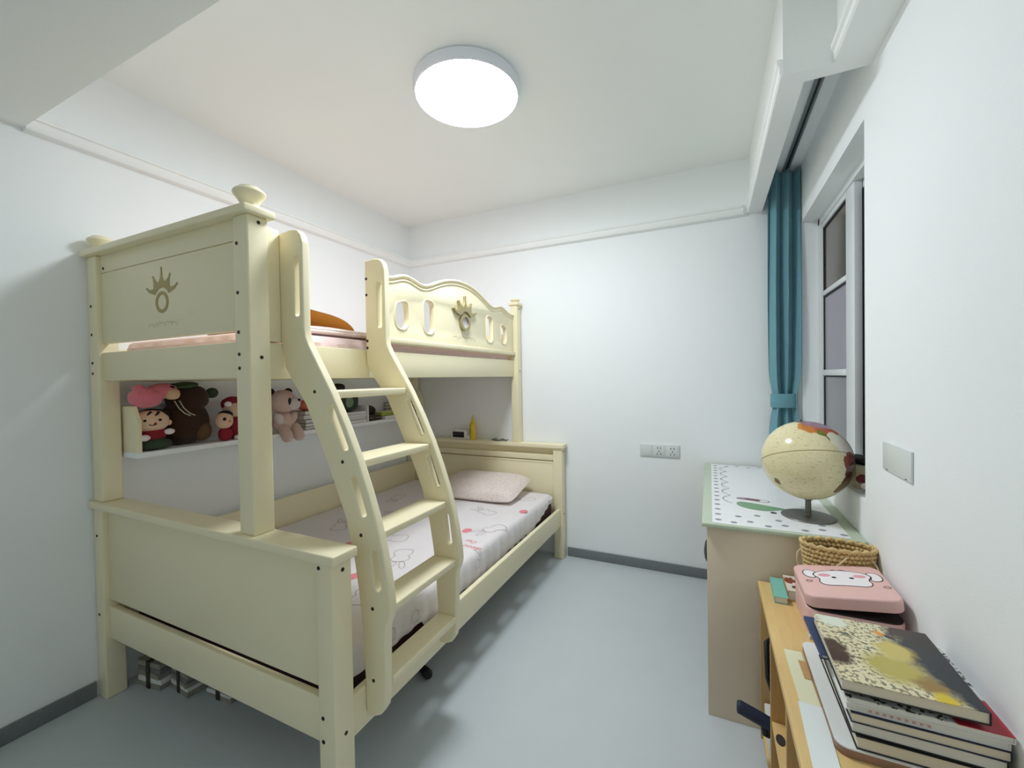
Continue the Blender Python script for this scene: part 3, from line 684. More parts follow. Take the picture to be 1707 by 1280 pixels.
put('shoe', blob((.185, 1.385, SZ + .012), (.018, .026, .012), 2.2, (0, 0, 0), 14, 10), 'pinkw', t)
# yellow toy and book behind post
t = thing('plush_duck', 'yellow plush toy partly hidden behind panda', 'plush toy', (.10, 1.575, SZ))
put('body', blob((.062, 1.566, SZ + .075), (.036, .045, .075), 2.2, (0, 0, 0), 20, 14, .06), 'yellowplush', t)
put('head', blob((.062, 1.566, SZ + .185), (.040, .045, .042), 2.2, (0, 0, 0), 20, 14, .06), 'yellowplush', t)
def book(name, label, x0, x1, y0, y1, z0, z1, cover, page='page', spine='-x', rot=0.0, group=None, th=.0016, covermat=None, cat='book', px=None):
    t = thing(name, label, cat, ((x0 + x1) / 2, (y0 + y1) / 2, z0), group)
    Mx = about(((x0 + x1) / 2, (y0 + y1) / 2, 0), Matrix.Rotation(rot, 4, 'Z'))
    cm = covermat or cover
    put('cover_board', xf(B(x0, x1, y0, y1, z1 - th, z1, th * .3, 1), Mx), cm, t)
    put('cover_board', xf(B(x0, x1, y0, y1, z0, z0 + th, th * .3, 1), Mx), cover, t)
    s = {'-x': (x0, x0 + th, y0, y1), '+x': (x1 - th, x1, y0, y1), '-y': (x0, x1, y0, y0 + th), '+y': (x0, x1, y1 - th, y1)}[spine]
    put('spine', xf(B(*s, z0 + th, z1 - th), Mx), cover, t)
    i = .003; a = [x0 + i, x1 - i, y0 + i, y1 - i]
    a[{'-x': 0, '+x': 1, '-y': 2, '+y': 3}[spine]] += (th - i) * (1 if spine[0] == '-' else -1)
    put('pages', xf(B(*a, z0 + th, z1 - th), Mx), page, t)
    return t
t = thing('notebook', 'lime green notebook standing behind feet of panda toy', 'book', (.12, 1.552, SZ))
put('cover_board', B(.134, .137, 1.530, 1.572, SZ, SZ + .085), 'lime', t); put('pages', B(.105, .134, 1.531, 1.574, SZ, SZ + .083), 'page', t)
# panda
t = thing('plush_panda', 'beige and white panda plush sitting on shelf edge', 'plush toy', (.173, 1.652, SZ - .045))
put('body', blob((0.168, 1.652, SZ + .060), (.048, .060, .062), 2.2, (0, 0, 0), 26, 18, .05, 5), 'beigeplush', t)
hd = put('head', blob((0.173, 1.647, SZ + .182), (.058, .074, .066), 2.2, (0, 0, 0), 28, 18, .04, 6), 'beigeplush', t)
put('muzzle', blob((0.220, 1.684, SZ + .168), (.024, .040, .038), 2.2, (0, 0, 0), 20, 14), 'whiteplush', hd)
put('nose', blob((0.238, 1.704, SZ + .188), (.007, .011, .008), 2, (0, 0, 0), 12, 8), 'hair', hd)
put('eye_patch', blob((0.227, 1.652, SZ + .180), (.009, .014, .024), 2, (.2, 0, 0), 14, 10), 'hair', hd)
put('ear', blob((0.148, 1.584, SZ + .235), (.024, .030, .026), 2, (0, 0, 0), 16, 12), 'hair', hd)
put('ear', blob((0.138, 1.710, SZ + .235), (.020, .024, .022), 2, (0, 0, 0), 16, 12), 'hair', hd)
put('arm', blob((0.200, 1.602, SZ + .085), (.020, .024, .036), 2.2, (.5, 0, 0), 16, 12, .05), 'whiteplush', t)
put('arm', blob((0.200, 1.692, SZ + .085), (.018, .022, .036), 2.2, (-.5, 0, 0), 16, 12, .05), 'beigeplush', t)
for yy in (1.626, 1.700):
    put('leg', tube([(.17, yy, SZ + .035), (.205, yy, SZ + .025), (.228, yy, SZ - .004), (.234, yy + .004, SZ - .030), (.234, yy + .006, SZ - .046)], [.026, .030, .031, .030, .018], 16), 'beigeplush', t)
# stack of books with coral plush on it
zz = SZ
for i, (h, cv, xo, nm) in enumerate(((.018, 'dark', 0, 'dark book at bottom of stack right of panda'), (.020, 'grey', .01, 'grey book second from bottom of stack right of panda'), (.022, 'dark', .004, 'dark book third from bottom of stack right of panda'),
                                 (.024, 'white', -.006, 'white book on top of stack right of panda'))):
    book('shelf_book', nm, .03 + xo, .196 + xo, 1.775, 1.905, zz, zz + h, cv, 'pagew', '-x', .02 * (-1) ** i, 'books beside the panda'); zz += h + .0005
book('shelf_book', 'small brown book on the white book right of panda', .06, .180, 1.79, 1.90, zz, zz + .026, 'kraft', 'pagew', '-x', 0, 'books beside the panda'); zz += .0265
tag(put('plush_ball', blob((.125, 1.84, zz + .033), (.045, .052, .033), 2.2, (0, 0, 0), 22, 14, .06), 'orange'), 'coral plush ball lying on books right of panda', 'plush toy')
# green bag with black top
t = thing('small_backpack', 'dark green bag with black top, seen between the ladder sides', 'bag', (.09, 2.16, SZ + .078))
zz = SZ
for i, (h, cv) in enumerate(((.020, 'white'), (.018, 'grey'), (.020, 'white'), (.018, 'white'))):
    book('shelf_book', ('white book at bottom', 'grey book second from bottom', 'white book third from bottom', 'white book on top')[i] + ' of stack under green bag', .03, .200 - .006 * (i % 2), 2.075, 2.284, zz, zz + h, cv, 'pagew', '-x', .01 * (-1) ** i, 'books under the green bag'); zz += h + .0005
put('bag_body', blob((.105, 2.18, zz + .075), (.060, .085, .075), 3.0, (0, 0, 0), 26, 16, .05, 8), 'dgreen', t)
put('bag_flap', blob((.155, 2.165, zz + .070), (.014, .040, .040), 2.6, (0, 0, .1), 18, 12), M('sage_fabric', (126, 146, 118), .9, .1, 60), t)
put('bag_top', blob((.105, 2.115, zz + .165), (.040, .045, .034), 2.4, (0, 0, 0), 20, 12, .06), 'black', t)
# pencil cases and dark pile on the right part
t = thing('pencil_case', 'dark flat pencil case lying right of the shelf divider', 'case', (.12, 2.39, SZ))
put('case_body', blob((.135, 2.385, SZ + .0185), (.064, .072, .018), 3.5, (0, 0, .1), 26, 12), 'dark', t); put('zip', tube([(.192, 2.32, SZ + .02), (.199, 2.385, SZ + .021), (.192, 2.45, SZ + .02)], .002, 6), 'gold', t)
t = thing('pencil_box', 'lime green pencil box on top of a white booklet', 'case', (.155, 2.52, SZ + .0245))
book('shelf_book', 'white booklet under lime green pencil box', .05, .203, 2.455, 2.63, SZ, SZ + .024, 'white', 'pagew', '-x', .05)
put('box_body', xf(B(.120, .185, 2.445, 2.625, SZ + .0245, SZ + .048, .007, 3), about((.15, 2.53, 0), Matrix.Rotation(.05, 4, 'Z'))), 'lime', t)
put('box_lid', xf(B(.119, .186, 2.444, 2.626, SZ + .0482, SZ + .058, .004, 2), about((.15, 2.53, 0), Matrix.Rotation(.05, 4, 'Z'))), M('pale_lime', (206, 208, 150), .5, .05, 30), t)
tag(put('folded_scarf', blob((.040, 2.42, SZ + .055), (.024, .11, .050), 2.6, (0, 0, 0), 28, 16, .18, 9), 'dark', smooth=60), 'crumpled dark cloth against wall behind the pencil case', 'cloth')
zz = SZ
for i, h in enumerate((.020, .024, .020, .022, .024)):
    book('shelf_book', ('dark book at bottom', 'dark grey book second from bottom', 'dark book in the middle', 'dark grey book second from top', 'dark book on top')[i] + ' of pile at far end of shelf', .03, .198, 2.650, 2.84 - .01 * (i % 3), zz, zz + h, ('dark', 'grey')[i % 2], 'page', '+x' if i % 2 else '-x', .015 * (-1) ** i, 'dark books at the far end'); zz += h + .0005

# on the headboard ledge
t = thing('alarm_clock', 'small white digital clock with dark display on headboard ledge', 'clock', (.53, 2.97, .8505))
put('clock_body', B(.470, .612, 2.950, 3.000, .8505, .925, .010, 4), 'white', t); put('display', B(.484, .594, 2.9485, 2.9515, .864, .912, .001), 'lcd', t)
put('side_button', B(.609, .615, 2.965, 2.985, .875, .905, .002), 'white', t)
t = thing('spray_bottle', 'slim yellow bottle standing beside the white clock', 'bottle', (.668, 2.965, .8505))
put('bottle_body', lathe([(0, 0), (.024, 0), (.026, .004), (.026, .115), (.022, .135), (.011, .150), (.011, .160), (0, .160)], (.668, 2.966, .8505), 28), 'bottle', t)
put('nozzle', lathe([(0, .160), (.010, .160), (.010, .172), (.006, .178), (.004, .196), (0, .197)], (.668, 2.966, .8505), 20), 'bottle', t)
put('label_lettering', cat_(*[xf(text(ch, .026, lambda a, b, c: (a, c, b)), Matrix.Translation((.662, 2.9395, .875 + .022 * i))) for i, ch in enumerate('IIIII')]), 'bottlelabel', t, smooth=0)
tag(put('cream_tub', lathe([(0, 0), (.016, 0), (.017, .002), (.017, .020), (.018, .021), (.018, .030), (.016, .032), (0, .032)], (.630, 2.968, .8505), 24), 'white'), 'tiny white tub between the clock and yellow bottle', 'tub')
tag(put('coiled_cable', cat_(tube([(.83 + .03 * i + .012 * math.sin(i * 2.1), 2.975 + .018 * math.cos(i * 1.7), .856) for i in range(6)], .005, 8), tube([(.84 + .03 * i, 2.975 + .02 * math.sin(i * 2.3), .866 if i % 2 else .8565) for i in range(6)], .0045, 8)), 'grey'), 'bunched grey cable on headboard ledge by the far post', 'cable')

# ------------------------------------------------------------------ under the bed
for i, (cx, cy, h, ro, lb) in enumerate(((.145, 1.08, .115, .10, 'tied bundle of papers under bed nearest the wall'), (.320, 1.120, .095, -.10, 'tied bundle of papers under bed, middle one of three'), (.510, 1.165, .080, .05, 'tied bundle of papers under bed farthest from the wall'))):
    t = thing('paper_bundle', lb, 'bundle', (cx, cy, 0), 'paper bundles under the bed'); z = 0; n = 5
    for k in range(n):
        hh = h / n; off = .006 * math.sin(3 * k + i); Mx = about((cx, cy, 0), Matrix.Rotation(ro + .05 * math.sin(2.2 * k), 4, 'Z'))
        put('booklet', xf(B(cx - .072 + off, cx + .072 + off, cy - .10, cy + .10, z + .0003, z + hh, .002, 1), Mx), ('newsprint', 'pagew', 'newsprint', 'grey', 'newsprint')[k], t); z += hh
    put('tie_band', xf(cat_(B(cx - .012, cx + .012, cy - .1035, cy - .1025, 0, h), B(cx - .012, cx + .012, cy - .1035, cy + .1035, h + .0005, h + .002)), about((cx, cy, 0), Matrix.Rotation(ro, 4, 'Z'))), 'dark', t)
tag(put('black_rod', tube([(1.10, 1.60, .022), (1.18, 1.565, .022), (1.235, 1.54, .022), (1.262, 1.528, .022), (1.274, 1.523, .022)], [.012, .012, .020, .022, .014], 14), 'black', smooth=50), 'black rod-like object on floor under the lower bunk', 'rod')

# ------------------------------------------------------------------ wall plates
t = thing('wall_socket', 'long white triple socket plate on the back wall', 'socket', (2.104, YB, .788))
put('plate', B(1.975, 2.233, YB - .010, YB, .790, .878, .004, 3), 'plate', t)
for x0 in (1.982, 2.063, 2.149):
    p = put('module', B(x0, x0 + .078, YB - .012, YB - .009, .797, .871, .002, 2), 'plate', t)
    if x0 > 2.0:
        c0 = x0 + .039
        for dx, dz in ((-.010, .852), (.010, .852), (-.012, .812), (.012, .812)):
            put('pin_slot', B(c0 + dx - .002 , c0 + dx + .002, YB - .0126, YB - .0115, dz - .006, dz + .006), 'hole', p)
        put('pin_slot', B(c0 - .002, c0 + .002, YB - .0126, YB - .0115, .824, .836), 'hole', p)
t = thing('blank_plate', 'white blank cover plate on wall right of window', 'wall plate', (XR, 1.56, 1.05))
put('plate', B(XR - .006, XR, 1.458, 1.662, 1.050, 1.137, .003, 3), 'plate', t)
for y in (1.49, 1.625): put('screw_notch', B(XR - .0064, XR - .0055, y - .006, y + .006, 1.054, 1.0565), 'hole', t)

# ------------------------------------------------------------------ curtain and track
t = thing('curtain_track', 'thin metal curtain rail inside the curtain box', 'curtain rail', (2.83, 2.39, 2.53))
put('rail', cat_(B(2.818, 2.828, 1.77, 3.035, 2.536, 2.5495, .001), B(2.838, 2.848, 1.77, 3.035, 2.536, 2.5495, .001)), 'track', t)
put('rail_groove', B(2.828, 2.838, 1.77, 3.035, 2.543, 2.5495), 'gasket', t)
put('rail_end_stop', B(2.822, 2.844, 2.02, 2.035, 2.524, 2.536, .001), 'gasket', t)
cu = thing('window_curtain', 'teal blue curtain gathered beside window with tie-back', 'curtain', (2.815, 2.93, .80))
bm = bmesh.new(); rows = []; NT = 110
for j in range(46):
    z = .80 + (2.535 - .80) * j / 45
    s = 1.0
    dz = z - 1.19
    wdt = .148 - .040 * math.exp(-(dz / .10) ** 2) + .012 * math.exp(-((z - 1.75) / .45) ** 2)
    dep = .034 - .012 * math.exp(-(dz / .12) ** 2)
    row = []
    for i in range(NT + 1):
        u = i / NT; ph = 2 * PI * 2.6 * u + .35 * math.sin(z * 1.7) + .6
        x = 2.815 + wdt * (u - .5) + .006 * math.sin(2 * ph) ; y = 2.935 + dep * math.sin(ph) + .006 * math.sin(7 * u + 3 * z)
        row.append(bm.verts.new((x, y, z)))
    rows.append(row)
for a, b in zip(rows, rows[1:]):
    for i in range(NT): bm.faces.new((a[i], a[i + 1], b[i + 1], b[i]))
cl = put('curtain_cloth', bm, 'curtain', cu, smooth=80)
so = cl.modifiers.new('thick', 'SOLIDIFY'); so.thickness = .003
tb = []
for zz_, rr in ((0, .0), (.004, .003), (.078, .003), (.082, .0)): tb.append((1.0 + rr * 10, zz_))
put('tie_back', lathe([(1.0, 0), (1.03, .003), (1.03, .079), (1.0, .082), (.97, .079), (.97, .003), (1.0, 0)], (2.815, 2.935, 1.148), 48, .066, .036), 'curtain', cu)

# ------------------------------------------------------------------ desk
DZ = .770
d = thing('study_desk', 'beige study desk with pale green top edge under window', 'desk', (2.64, 2.41, 0))
put('desk_top', B(2.386, 2.903, 1.800, 3.020, DZ - .016, DZ, .003), 'deskgreen', d)
put('side_panel', B(2.404, 2.900, 1.820, 1.842, 0, DZ - .016, .002), 'deskside', d)
put('side_panel', B(2.404, 2.900, 2.985, 3.007, 0, DZ - .016, .002), 'deskside', d)
put('modesty_panel', B(2.872, 2.890, 1.842, 2.985, .30, DZ - .016, .002), 'deskside', d)
dr = put('drawer', B(2.412, 2.430, 2.50, 2.98, .58, DZ - .026, .002), 'deskside', d); put('drawer_knob', lathe([(0, 0), (.010, 0), (.012, .010), (0, .014)], (2.412, 2.74, .66), 14), 'steel', dr)
bpy.data.objects['drawer_knob'].data.transform(about(Vector((2.412, 2.74, .66)) - ORG['drawer_knob'], Matrix.Rotation(-PI / 2, 4, 'Y')))
mz = DZ + .0015
mat_ = thing('desk_mat', 'white dotted desk mat with green cartoon print', 'desk mat', (2.64, 2.41, DZ))
mp_ = put('mat_sheet', B(2.424, 2.862, 1.816, 3.005, DZ + .0002, mz, .0004, 1), 'mat', mat_)
FMt = lambda a, b: (a, b, mz + .0005)
fd = lambda a, b, c: (a, b, mz + .0003 + c)
dots = []
for i in range(16): dots.append((2.446, 1.86 + .073 * i))
for i in range(7): dots.append((2.50 + .058 * i, 1.845 + .03 * (i % 2)))
for i in range(6): dots.append((2.51 + .06 * i, 2.955 + .02 * (i % 2)))
for i in range(5): dots.append((2.52 + .07 * i, 1.93 + .035 * (i % 2)))
for x, y in dots: put('printed_dot', plate([ell(x, y, .012, .011, 14)], .0004, fd), 'dot', mat_, smooth=0)
sc_ = []
for i in range(6):
    y0 = 2.12 + .135 * i
    sc_ += [(2.505 - .035 * math.sin(PI * k_ / 6), y0 + .135 * k_ / 6) for k_ in range(6)]
put('scallop_print', ribbon(sc_ + [(2.505, 2.93)], .006, FMt), 'matline', mat_, smooth=0)
put('green_print', plate([smooth2([(2.53, 2.165), (2.52, 2.10), (2.56, 2.055), (2.63, 2.04), (2.68, 2.075), (2.72, 2.105), (2.65, 2.13), (2.60, 2.15)], 2, True)], .0004, fd), 'matgreen', mat_, smooth=0)
put('capsule_print', plate([stadium(2.545, 2.215, 2.575, 2.215, .018)], .0004, fd), M('mat_grey_print', (150, 132, 146), .4, .1, 60), mat_, smooth=0)
put('capsule_print', plate([stadium(2.578, 2.212, 2.606, 2.208, .018)], .0006, fd), 'matred', mat_, smooth=0)
put('capsule_print', cat_(ribbon(stadium(2.61, 2.205, 2.64, 2.20, .018), .004, FMt, True)), 'matred', mat_, smooth=0)
put('eye_print', plate([ell(2.655, 2.032, .012, .012, 14)], .0004, fd), 'caseline', mat_, smooth=0)

# globe
GC = Vector((2.768, 2.035, 1.000)); GR = .156
g = thing('desk_globe', 'antique cream globe on round grey steel stand, on desk', 'globe', (2.774, 2.03, mz))
def gd(px, py, pz, rad, c):
    v = Vector((px, py, pz)).normalized() * GR; return ((v.x + GC.x - 2.774, v.y + GC.y - 2.03, v.z + GC.z - mz), rad, c)
patches = [gd(.06, -.38, .93, .046, (206, 140, 70)), gd(.20, -.36, .91, .054, (204, 128, 62)), gd(.36, -.38, .84, .050, (192, 108, 76)), gd(.18, -.04, .98, .06, (158, 124, 140)), gd(.22, -.60, .77, .016, (122, 130, 60)), gd(.36, -.62, .69, .017, (110, 122, 62)), gd(.50, -.58, .64, .032, (236, 230, 206)),
           gd(.62, -.54, .56, .034, (240, 234, 220)), gd(.72, -.54, .42, .036, (242, 234, 222)), gd(.80, -.48, .30, .040, (240, 228, 218)), gd(.76, -.62, .10, .036, (150, 84, 70)), gd(.84, -.50, .02, .044, (132, 72, 66)), gd(.82, -.54, -.18, .042, (92, 50, 40)), gd(.76, -.54, -.36, .038, (84, 50, 36)), gd(.66, -.58, -.48, .026, (110, 80, 46)), gd(.56, -.60, -.58, .020, (120, 92, 52)),
           gd(-.66, -.50, -.50, .014, (120, 92, 60))]
gmat = patch_mat('globe_print', (230, 219, 176), patches, .16, .045, 24, (75, .62, (160, 140, 96), (1, 1, 3.5), .55))
ball = put('globe_ball', blob(GC, (GR, GR, GR), 2.0, (0, 0, 0), 64, 40), gmat, g, smooth=80)
tl = Matrix.Rotation(math.radians(-26), 4, Vector((math.cos(_y), math.sin(_y), 0)))
seam = xf(tube([(GC.x + (GR + .0001) * math.cos(2 * PI * i / 96), GC.y + (GR + .0001) * math.sin(2 * PI * i / 96), GC.z) for i in range(96)], .0011, 6, True), about(GC, Matrix.Rotation(math.radians(7), 4, _F) @ Matrix.Rotation(math.radians(-23), 4, Vector((math.cos(_y), math.sin(_y), 0)))))
put('globe_seam', seam, M('seam_brown', (150, 128, 84), .4, .1, 40), ball)
put('pole_cap', lathe([(0, 0), (.008, 0), (.008, .006), (.004, .012), (0, .013)], (GC.x - .02, GC.y, GC.z + GR - .004), 16), 'steel', ball)
put('stand_stem', lathe([(0, .006), (.016, .006), (.011, .012), (.010, .066), (.015, .070), (.017, .078), (0, .078)], (2.774, 2.03, mz), 24), 'steel', g)
put('stand_base', lathe([(0, 0), (.092, 0), (.094, .002), (.092, .0045), (.03, .008), (0, .0085)], (2.774, 2.03, mz), 48), 'steel', g)

# chair tucked under desk
ch = thing('desk_chair', 'black padded chair pushed under the desk, only edge showing', 'chair', (2.60, 2.42, 0))
put('seat', blob((2.620, 2.42, .430), (.235, .215, .055), 3.0, (0, 0, 0), 36, 16), 'black', ch)
put('seat_shell', blob((2.628, 2.42, .350), (.225, .195, .070), 2.3, (0, 0, 0), 36, 16), 'gasket', ch)
put('gas_column', lathe([(0, .06), (.028, .06), (.028, .29), (0, .29)], (2.63, 2.42, 0), 20), 'steel', ch)
for k in range(5):
    a = 2 * PI * k / 5 + .6
    lg = put('base_leg', tube([(2.63, 2.42, .075), (2.63 + .11 * math.cos(a), 2.42 + .11 * math.sin(a), .066), (2.63 + .20 * math.cos(a), 2.42 + .20 * math.sin(a), .056)], [.020, .016, .013], 10), 'black', ch)
    put('caster', blob((2.63 + .20 * math.cos(a), 2.42 + .20 * math.sin(a), .026), (.022, .022, .026), 2.4, (0, 0, 0), 16, 10), 'black', lg)

# window sill things
tag(put('sill_box', B(2.925, 2.978, 2.02, 2.14, WZ0 + .006, .990, .002), 'beige'), 'small beige box on window sill behind the globe', 'box')
tag(put('dark_pouch', blob((2.952, 2.078, 1.006), (.026, .052, .018), 2.4, (0, 0, .2), 22, 12, .2, 3), 'black', smooth=60), 'crumpled black pouch on top of the beige sill box', 'pouch')
t = thing('dried_flowers', 'small bunch of dark red dried flowers on window sill', 'flowers', (2.935, 1.95, WZ0 + .006))
for i in range(9):
    a = i * 2.4; x, y, z = 2.938 + .018 * math.cos(a), 1.955 + .045 * math.sin(a * 1.3), .925 + .035 * ((i * 37) % 10) / 10
    fl = put('flower_head', blob((x, y, z), (.013, .014, .013), 2.0, (a, 0, a), 10, 8, .3, i), 'dred' if i % 3 else 'whiteplush', t)
    put('stem', tube([(2.940, 1.955, WZ0 + .0065), ((2.940 + x) / 2, (1.955 + y) / 2, (WZ0 + z) / 2 + .01), (x, y, z)], .002, 6), 'dark', t)

# ------------------------------------------------------------------ wooden shelf beside the wall
HX0, HX1, HZ = 2.575, 2.895, .580
hs = thing('low_shelf', 'low pine wood shelf unit along right wall, loaded with books', 'shelf', (2.735, 1.26, 0))
put('top_board', B(HX0, HX1, .740, 1.795, HZ - .020, HZ, .002), 'pine', hs)
for y in (.745, 1.190, 1.775):
    put('upright', B(HX0 + .006, HX1 - .010, y, y + .018, 0, HZ - .020, .0015), 'pinev', hs)
put('upright', plate([[(HX0 + .006, 0), (HX1 - .010, 0), (HX1 - .010, HZ - .020), (HX0 + .006, HZ - .020)], ell(HX0 + .040, .230, .014, .023, 20)], .018, lambda a, b, c: (a, 1.494 + c, b)), 'pinev', hs, smooth=25)
put('shelf_board', B(HX0 + .008, HX1 - .010, .763, 1.190, .270, .286, .001), 'pine', hs)
put('shelf_board', B(HX0 + .008, HX1 - .010, 1.208, 1.485, .270, .286, .001), 'pine', hs)
put('shelf_board', B(HX0 + .008, HX1 - .010, .763, 1.190, .040, .056, .001), 'pine', hs)
put('shelf_board', B(HX0 + .008, HX1 - .010, 1.208, 1.485, .040, .056, .001), 'pine', hs)
put('shelf_board', B(HX0 + .008, HX1 - .010, 1.503, 1.775, .040, .056, .001), 'pine', hs)
put('back_board', B(HX1 - .010, HX1, .745, 1.793, 0, HZ - .020), 'pinev', hs)
put('dark_oval', plate([ell(2.597, 1.415, .012, .022, 18)], .001, lambda a, b, c: (a, b, .2866 + c)), 'dark', hs, smooth=0)  # flat dark oval laid on the shelf board
t = thing('black_bag', 'black bag stuffed into far bay of pine shelf', 'bag', (2.72, 1.64, .1265))
put('bag_body', blob((2.735, 1.640, .360), (.128, .120, .140), 3.2, (0, 0, 0), 30, 20, .06, 4), 'black', t)
put('bag_handle', tube([(2.60, 1.58, .30), (2.583, 1.575, .36), (2.582, 1.59, .42), (2.584, 1.62, .45), (2.60, 1.66, .44)], .008, 8), 'black', t)
tag(put('storage_bin', cat_(B(2.590, 2.86, 1.515, 1.765, .0565, .148, .006, 3)), 'white'), 'white bin at bottom of pine shelf under the black bag', 'bin')
t = thing('folding_umbrella', 'navy blue rolled umbrella poking out of pine shelf', 'umbrella', (2.56, 1.6, .15))
put('rolled_canopy', tube([(2.494, 1.600, .222), (2.500, 1.600, .2215), (2.560, 1.595, .205), (2.600, 1.590, .195)], [.016, .021, .021, .020], 16), 'navyfab', t)
put('strap', tube([(2.574, 1.592, .185), (2.577, 1.585, .166), (2.582, 1.595, .158), (2.588, 1.61, .160)], .012, 8), 'black', t)

# things on the shelf top
T0 = HZ + .0006
book('picture_book', 'teal covered thin book at far left end of pine shelf', 2.612, 2.652, 1.640, 1.792, T0, T0 + .022, 'teal', 'pagew', '-x', -.02, 'thin books beside the pink case')
book('picture_book', 'brown and white patterned book between teal book and pink case', 2.6535, 2.690, 1.672, 1.794, T0, T0 + .036, 'kraft', 'pagew', '-x', -.01, 'thin books beside the pink case', covermat=patch_mat('brown_pattern', (232, 226, 214), [((0, .02, .03), .022, (150, 70, 54)), ((.01, -.03, .03), .018, (120, 60, 50))], .5, .04, 60))
# straw basket
bk = thing('straw_basket', 'woven straw basket with rope loop handles, behind the pink case', 'basket', (2.800, 1.735, T0))
BX, BY = 2.803, 1.733
beads = []
unit = bmesh.new(); bmesh.ops.create_icosphere(unit, subdivisions=1, radius=1.0); um_ = bpy.data.meshes.new('u'); unit.to_mesh(um_); unit.free()
bm = bmesh.new(); NR = 13
for k in range(NR):
    fz = k / (NR - 1); z = T0 + .008 + .178 * fz; a = .078 + .024 * fz ** .8; b = .046 + .008 * fz ** .8; n = 46
    for i in range(n):
        th = 2 * PI * (i + .5 * (k % 2)) / n + .02 * math.sin(k * 5.1); s0 = len(bm.verts); bm.from_mesh(um_); bm.verts.ensure_lookup_table()
        Mx = Matrix.Translation((BX + a * math.cos(th), BY + b * math.sin(th), z + .001 * math.sin(i * 3.3))) @ Matrix.Rotation(th, 4, 'Z') @ Matrix.Rotation(.5 if k % 2 else -.5, 4, 'X') @ Matrix.Diagonal((.0055, .0085, .0082, 1))
        for v in bm.verts[s0:]: v.co = Mx @ v.co
bpy.data.meshes.remove(um_)
o = put('woven_wall', bm, 'straw', bk, smooth=80); o['kind'] = 'stuff'
put('lining', lathe([(0, .003), (.075, .003), (.078, .01), (.090, .10), (.099, .186), (.096, .186), (.086, .10), (.073, .012), (0, .010)], (BX, BY, T0), 48, 1.0, .56), M('straw_dark', (150, 118, 66), .9, .3, 60), bk)
rimp = [(BX + .103 * math.cos(2 * PI * i / 80), BY + .055 * math.sin(2 * PI * i / 80), T0 + .190 + .002 * math.sin(i * 1.57)) for i in range(80)]
put('braided_rim', tube(rimp, [.0055 + .0018 * math.sin(i * 1.57) for i in range(80)], 8, True), 'straw', bk)
def loop(pts): put('rope_loop', tube(pts, .0025, 8), 'rope', bk)
loop([(2.704, 1.735, T0 + .165), (2.690, 1.730, T0 + .150), (2.687, 1.727, T0 + .125), (2.694, 1.728, T0 + .10)])
loop([(2.815, 1.676, T0 + .172), (2.806, 1.669, T0 + .164), (2.794, 1.668, T0 + .150), (2.786, 1.671, T0 + .140)])
loop([(2.883, 1.699, T0 + .165), (2.892, 1.688, T0 + .156), (2.897, 1.680, T0 + .140), (2.898, 1.678, T0 + .120), (2.894, 1.681, T0 + .108)])
# pink case
cs = thing('pink_case', 'pink zip case printed with white animal face, lid ajar', 'case', (2.78, 1.555, T0 + .0126))
cx0, cx1, cy0, cy1 = 2.668, 2.893, 1.440, 1.664
book('picture_book', 'flat white booklet lying under the pink case', 2.674, 2.886, 1.450, 1.666, T0, T0 + .012, 'white', 'pagew', '-x', 0)
cb0 = T0 + .0126
put('case_body', plate([rrect(cx0, cx1, cy0, cy1, .035)], .078, lambda a, b, c: (a, b, cb0 + .039 + c), .006, 3), 'casepink', cs, smooth=40)
put('lid_gap_shade', plate([rrect(cx0 + .003, cx1 - .003, cy0 + .003, cy1 - .003, .033)], .004, lambda a, b, c: (a, b, cb0 + .080 + c)), M('gap_shade_paint', (40, 28, 28), .8, .1, 90), cs)  # dark slab on the body, painted shade for the gap under the lid
put('stud', blob((2.858, cy0 - .0004, cb0 + .045), (.006, .002, .006), 2, (0, 0, 0), 14, 8), 'caseline', cs)
lt = about((cx0, 1.55, cb0 + .082), Matrix.Rotation(math.radians(-7.5), 4, 'Y'))
def lidmap(a, b, c): return lt @ Vector((a, b, c))
LZ = cb0 + .0825
lid = put('case_lid', plate([rrect(cx0, cx1, cy0, cy1, .030)], .036, lambda a, b, c: lidmap(a, b, LZ + .018 + c), .006, 3), 'casepink', cs, smooth=40)
lf = LZ + .0362
fl_ = lambda a, b: lidmap(a, b, lf + .0006)
flp = lambda a, b, c: lidmap(a, b, lf + .0003 + c)
fc = (2.785, 1.565)
def fp(L): return [(fc[0] + x, fc[1] + y) for x, y in L]
face = smooth2(fp([(-.052, -.052), (.000, -.046), (.052, -.052), (.066, -.030), (.058, -.008), (.075, .020), (.060, .042), (.020, .056), (-.020, .056), (-.060, .042), (-.075, .020), (-.058, -.008), (-.066, -.030)]), 2, True)
e1 = smooth2(fp([(-.060, .040), (-.085, .058), (-.098, .040), (-.096, .010), (-.078, -.004), (-.066, .004), (-.075, .022)]), 2, True)
e2 = smooth2(fp([(.060, .040), (.085, .050), (.098, .028), (.096, -.004), (.078, -.014), (.064, -.004), (.075, .018)]), 2, True)
for L_, nm in ((face, 'face_print'), (e1, 'ear_print'), (e2, 'ear_print')):
    put(nm, plate([L_], .0004, flp), 'facewhite', lid, smooth=0); put('outline_print', ribbon(L_, .0026, fl_, True), 'caseline', lid, smooth=0)
for s_ in (-1, 1):
    put('eye_print', plate([ell(fc[0] + s_ * .022, fc[1] + .004, .006, .005, 14)], .0008, lambda a, b, c: lidmap(a, b, lf + .0008 + c)), 'caseline', lid, smooth=0)
    put('cheek_print', plate([ell(fc[0] + s_ * .044, fc[1] + .018, .016, .010, 16)], .0006, lambda a, b, c: lidmap(a, b, lf + .0007 + c)), 'cheek', lid, smooth=0)
